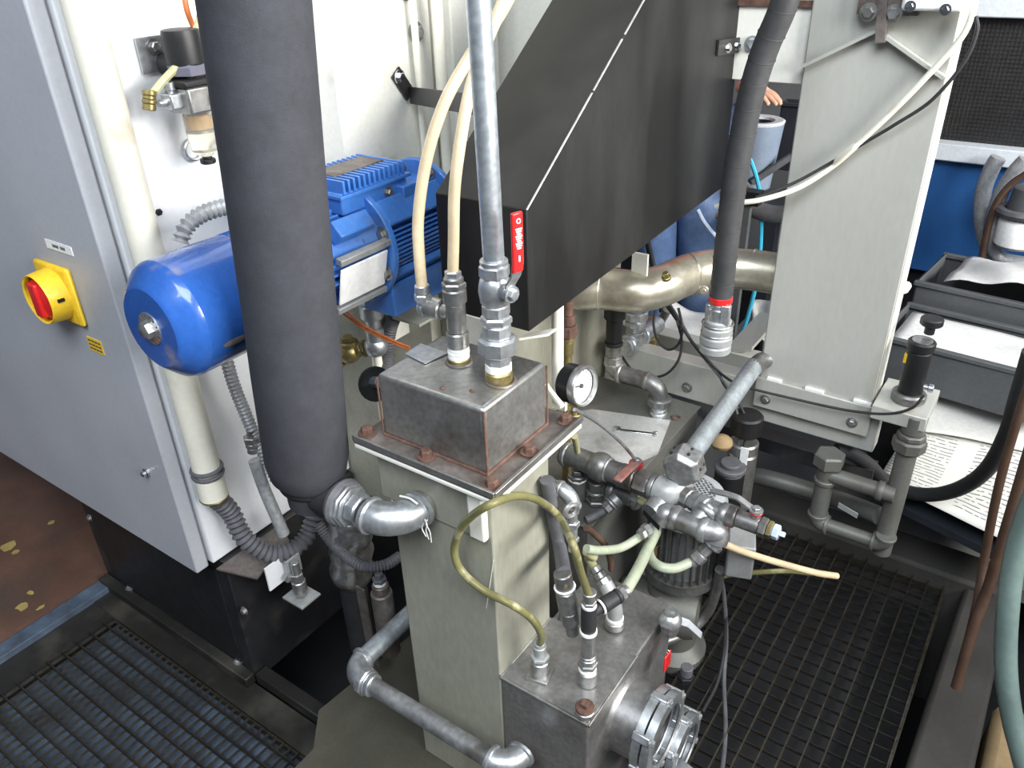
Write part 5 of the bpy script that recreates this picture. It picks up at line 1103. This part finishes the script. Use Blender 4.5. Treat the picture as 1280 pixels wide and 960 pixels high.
wire('hose', [at(1282, 200, y=yh-.05), at(1268, 215, y=yh-.05), at(1250, 245, y=yh-.05), at(1240, 285, y=yh-.05), at(1248, 320, y=yh-.05), at(1280, 330, y=yh-.06)], .022, 'hose_silver', 'grey hose looping on the blue panel, right one', 'hose', 14)
wire('cable', [at(1295, 210, y=yh-.1), at(1262, 232, y=yh-.1), at(1242, 262, y=yh-.1), at(1232, 300, y=yh-.1), at(1224, 340, y=yh-.1), at(1222, 358, y=yh-.1)], .010, 'brown_wire', 'rust brown cable hanging in front of the blue panel', 'cable', 8)
jr = at(1270, 300, y=yh-.08); ja = thing('white_canister', 'white canister held by a grey ring on the blue panel', 'canister', jr)
MB().lathe(jr-Z*.02, Z, [(0, .05), (.01, .06), (.08, .062), (.09, .055)], 24).build('body', 'white', ja); MB().torus(jr+Z*.09, Z, .066, .014).build('ring', 'rubber_grey', ja); MB().lathe(jr+Z*.09, Z, [(0, .05), (.07, .045), (.08, .03)], 20).build('lid', 'bin_grey', ja)
tag(MB().obox(at(1272, 362, y=yh-.2), X*.05+Z*.03, Y*.01, Z*.02-X*.01).build('red_plate', 'red_worn'), 'dark red plate edge above the pale bag', 'plate')
o = MB().box((1.7, -1.5, -.4), (1.8, 4.6, 1.45)).build('wall_light_block', 'concrete'); struct(o, 'added wall out of view, shading the lower scene from the window light')  # unseen wall, added so that low parts get less of the window light
# ================================================================== BEHIND THE GAP: PERSON, BINS, BUCKET
bnk = thing('work_bench', 'dark cluttered bench behind the gap beside the column', 'bench', (-.9, 2.7, 0))
zbn = at(960, 250, y=2.5).z
MB().box((-.78, 2.45, zbn-.03), (-.50, 2.93, zbn)).build('top', 'bin_black', bnk)
for xx in (-.75, -.53): MB().box((xx-.02, 2.47, 0), (xx+.02, 2.51, zbn-.03)).build('leg', 'bin_black', bnk)
bo = at(975, 195, y=2.85); bo.z = zbn
bin_('black plastic crate behind the grey bucket', V((bo.x-.02, 2.86, zbn)), X, Y, .22, .06, at(985, 128, y=2.86).z-zbn, 'bin_black')
bin_('second black crate at the left behind the hose', V((bo.x-.30, 2.86, zbn)), X, Y, .26, .06, at(910, 150, y=2.86).z-zbn, 'bin_black')
bk_ = at(940, 225, y=2.62); bu = thing('grey_bucket', 'blue-grey plastic bucket on the bench', 'bucket', V((bk_.x, 2.62, zbn)))
hb_ = zrow(bk_.x, 2.62, 152)-zbn
MB().lathe(V((bk_.x, 2.62, zbn)), Z, [(0, .058), (.001, .060), (hb_*.9, .078), (hb_, .080), (hb_, .072), (.02, .055)], 30, cap=False).build('body', 'bucket_blue', bu)
MB().lathe(V((bk_.x, 2.62, zbn+hb_-.002)), Z, [(0, .080), (.006, .082), (.010, .076), (.008, .050), (0, .048)], 30, cap=False).build('rim', 'pale_frame', bu)
def rag(u, v): p = at(955+45*u, 250, y=2.47+.2*v); return V((p.x, p.y, zbn+.006+.03*math.sin(u*9+1)*math.sin(v*7)+.02*math.sin(u*17)))
wire('bar', [at(940, 228, y=2.55), at(990, 195, y=2.6)], .012, 'rubber_grey', 'dark bar leaning beside the bucket', 'bar', 8)
wire('bar', [at(905, 170, y=2.5), at(920, 215, y=2.5), at(945, 245, y=2.5)], .012, 'rubber_grey', 'curved dark bar behind the wrapped hose', 'bar', 8)
wire('pipe', [at(920, 250, y=2.3), at(945, 262, y=2.3), at(970, 268, y=2.3), at(1000, 266, y=2.3)], .026, 'rubber_grey', 'dark curved pipe behind the column', 'pipe', 12)
wire('air_tube', [at(905, 160, y=2.3), at(925, 180, y=2.3), at(940, 205, y=2.3), at(950, 245, y=2.3), at(951, 300, y=2.3), at(946, 350, y=2.3), at(935, 395, y=2.3), at(924, 425, y=2.3)], .0065, 'cyan_tube', 'cyan air tube hanging behind the gap', 'tube', 8)
wire('air_tube', [at(872, 262, y=2.2), at(882, 280, y=2.2), at(900, 300, y=2.2), at(915, 305, y=2.2)], .0065, 'paleblue_tube', 'pale blue air tube in front of the jeans', 'tube', 8)
bf = thing('valve_rack', 'small brass and black valve rack behind the wrapped hose', 'valve', at(905, 270, y=2.2))
hexn(bf, at(905, 285, y=2.2), Z, [(.03, .016, 8), (.02, .012, 12), (.03, .018, 6)], 'brass', 'fitting'); hexn(bf, at(895, 270, y=2.2), X, [(.04, .008, 8), (.02, .012, 6)], 'brass', 'side_fitting')
MB().obox(at(930, 245, y=2.25), X*.05, Y*.02, Z*.02).build('block', 'black', bf)
q_ = at(930, 290, y=2.25); MB().box((q_.x-.012, 2.24, -.01), (q_.x+.012, 2.262, q_.z+.09)).build('post', 'bin_grey', bf)
tg2 = lambda u, v: at(940+50*u, 425-50*v, y=2.25+.15*v)+Z*(.012*math.sin(u*11+v*3)*math.cos(v*8))
tag(MB().grid(tg2, 16, 12).build('grey_sheet', 'bag_grey', solid=.002), 'crumpled grey plastic sheet at the foot of the column gap', 'sheet')
A_, B2_, C2_, D2_ = at(815, 425, y=2.15), at(885, 428, y=2.15), at(890, 395, y=2.35), at(835, 375, y=2.35)
sheet('crumpled white paper below the bend pipe', A_, B2_, C2_, D2_, .006, 'white', seed=1)
wire('bar', [at(805, 285, y=2.35), at(818, 340, y=2.35), at(828, 390, y=2.3)], .010, 'black', 'thin black stand bar in front of the jeans', 'bar', 8)
wire('chrome_rod', [at(823, 408, y=1.9), at(834, 388, y=1.9)], .012, 'steel', 'short steel rod end below the bend pipe', 'rod', 10)
# person in jeans standing behind the shroud, built as one skinned figure
def person():
    hipl, hipr = at(812, 215, y=2.55), at(872, 205, y=2.62)
    pel = (hipl+hipr)/2; pel.z = 1.0
    gx, gy = pel.x, pel.y
    root = thing('person', 'person in blue jeans standing behind the black shroud, reaching out a hand', 'person', (gx, gy, -.01))
    k1, k2 = at(818, 305, y=2.5), at(872, 300, y=2.6)
    fl_, fr_ = V((k1.x-.01, 2.58, .05)), V((k2.x+.01, 2.66, .05))
    def skin(name, vs, es, m, sub=2, root_i=0):
        me = bpy.data.meshes.new(name); me.from_pydata([tuple(V(p)-root.location) for p, r in vs], es, []); me.update()
        o = bpy.data.objects.new(name, me); COL.objects.link(o); o.parent = root
        md = o.modifiers.new('skin', 'SKIN'); md.use_smooth_shade = True
        for i, (p, r) in enumerate(vs):
            sv = me.skin_vertices[0].data[i]; sv.radius = (r, r) if not isinstance(r, tuple) else r; sv.use_root = (i == root_i)
        ms = o.modifiers.new('ss', 'SUBSURF'); ms.levels = sub; ms.render_levels = sub
        me.materials.append(MATS[m]); return o
    sh_z = 1.46
    hand = at(926, 108, y=2.5)
    ls, rs_ = V((gx-.19, gy+.03, sh_z)), V((gx+.19, gy-.02, sh_z))
    elb = hand+V((-.25, .06, .02))
    body = [(pel, .145), (V((gx, gy, 1.18)), .135), (V((gx, gy-.01, 1.38)), .155), (V((gx, gy, 1.50)), .07), (V((gx, gy-.02, 1.57)), .052), (V((gx, gy-.03, 1.66)), .085), (V((gx, gy-.03, 1.74)), .078),
            (ls, .07), (V((gx-.24, gy, 1.2)), .05), (V((gx-.2, gy-.14, 1.0)), .036), (rs_, .07), (elb, .048), (hand.lerp(elb, .12), .032)]
    be = [(0, 1), (1, 2), (2, 3), (3, 4), (4, 5), (5, 6), (2, 7), (7, 8), (8, 9), (2, 10), (10, 11), (11, 12)]
    skin('body', body, be, 'skin')
    skin('shirt', [(V((gx, gy, .96)), .155), (V((gx, gy, 1.18)), .15), (V((gx, gy-.01, 1.38)), .168), (V((gx, gy, 1.47)), .09), (ls, .082), (ls.lerp(V((gx-.24, gy, 1.2)), .6), .07), (rs_, .082), (rs_.lerp(elb, .6), .07)], [(0, 1), (1, 2), (2, 3), (2, 4), (4, 5), (2, 6), (6, 7)], 'shirt_red')
    skin('jeans', [(V((gx, gy, .94)), .16), (V((hipl.x, hipl.y, .86)), .10), (k1, .085), (V((fl_.x, fl_.y, .12)), .07), (V((hipr.x, hipr.y, .86)), .10), (k2, .085), (V((fr_.x, fr_.y, .12)), .07)], [(0, 1), (1, 2), (2, 3), (0, 4), (4, 5), (5, 6)], 'denim')
    hv_ = (hand-elb).normalized(); sd_ = hv_.cross(Z).normalized()
    hvs = [(hand-hv_*.02, .028), (hand+hv_*.03, .030), (hand+hv_*.065, .030)]; he = [(0, 1), (1, 2)]
    for j, (o_, ln) in enumerate(((-.027, .06), (-.009, .072), (.009, .068), (.027, .052))):
        b0 = hand+hv_*.07+sd_*o_; i = len(hvs); hvs += [(b0, .009), (b0+hv_*ln*.55-Z*.008, .0085), (b0+hv_*ln-Z*.028, .007)]; he += [(2, i), (i, i+1), (i+1, i+2)]
    i = len(hvs); hvs += [(hand+hv_*.015-sd_*.035, .010), (hand+hv_*.05-sd_*.05-Z*.02, .008)]; he += [(1, i), (i, i+1)]
    skin('hand', hvs, he, 'skin', 1)
    hh_ = MB().ball(V((gx, gy-.02, 1.735)), .098, 16, 10, (.95, 1.05, .95)); hh_.build('hair', 'hair', root)
    fc = V((gx, gy-.115, 1.70))
    MB().ball(fc+V((0, -.012, -.02)), .016, 8, 6, (.8, 1.1, 1.4)).build('nose', 'skin', root)
    for s_ in (-1, 1):
        MB().ball(fc+V((.03*s_, .004, .0)), .010, 10, 6).build('eye', 'ink', root); MB().ball(V((gx+.085*s_, gy-.03, 1.69)), .022, 8, 6, (.4, .8, 1.2)).build('ear', 'skin', root)
        q = (fl_, fr_)[(s_+1)//2]; MB().ball(q+V((0, -.06, -.005)), .05, 12, 8, (.9, 2.3, .9)).build('shoe', 'black', root)
    MB().obox(fc+V((0, -.002, -.055)), X*.022, Y*.006, Z*.004).build('mouth', 'red_worn', root)
person()
# ================================================================== WRENCH AND SMALL ITEMS ON THE TANK
wa, wb = at(770, 537, z=TZ+.004), at(820, 543, z=TZ+.004); wd_ = (wb-wa).normalized(); wn = wd_.cross(Z)
wr = thing('open_end_wrench', 'small steel open-ended wrench lying on the grey sheet', 'wrench', wa)
MB().obox((wa+wb)/2, (wb-wa)*.46, wn*.0045, Z*.002).build('shaft', 'chrome', wr, bevel=.001)
for p_, s_, rr in ((wa, -1, .011), (wb, 1, .009)):
    pts_ = [p_+wd_*s_*(rr*math.cos(a))+wn*(rr*math.sin(a)) for a in [R(50+260*i/12) for i in range(13)]]+[p_-wd_*s_*rr*.1+wn*-rr*.4, p_-wd_*s_*rr*.1+wn*rr*.4]
    MB().prism(pts_, Z*.004).build('jaw', 'chrome', wr)
MB().torus(at(845, 522, z=TZ+.002), Z, .010, .002).build('small_ring', 'rust'); tag(bpy.data.objects['small_ring'], 'small rusty ring on the tank corner', 'ring')
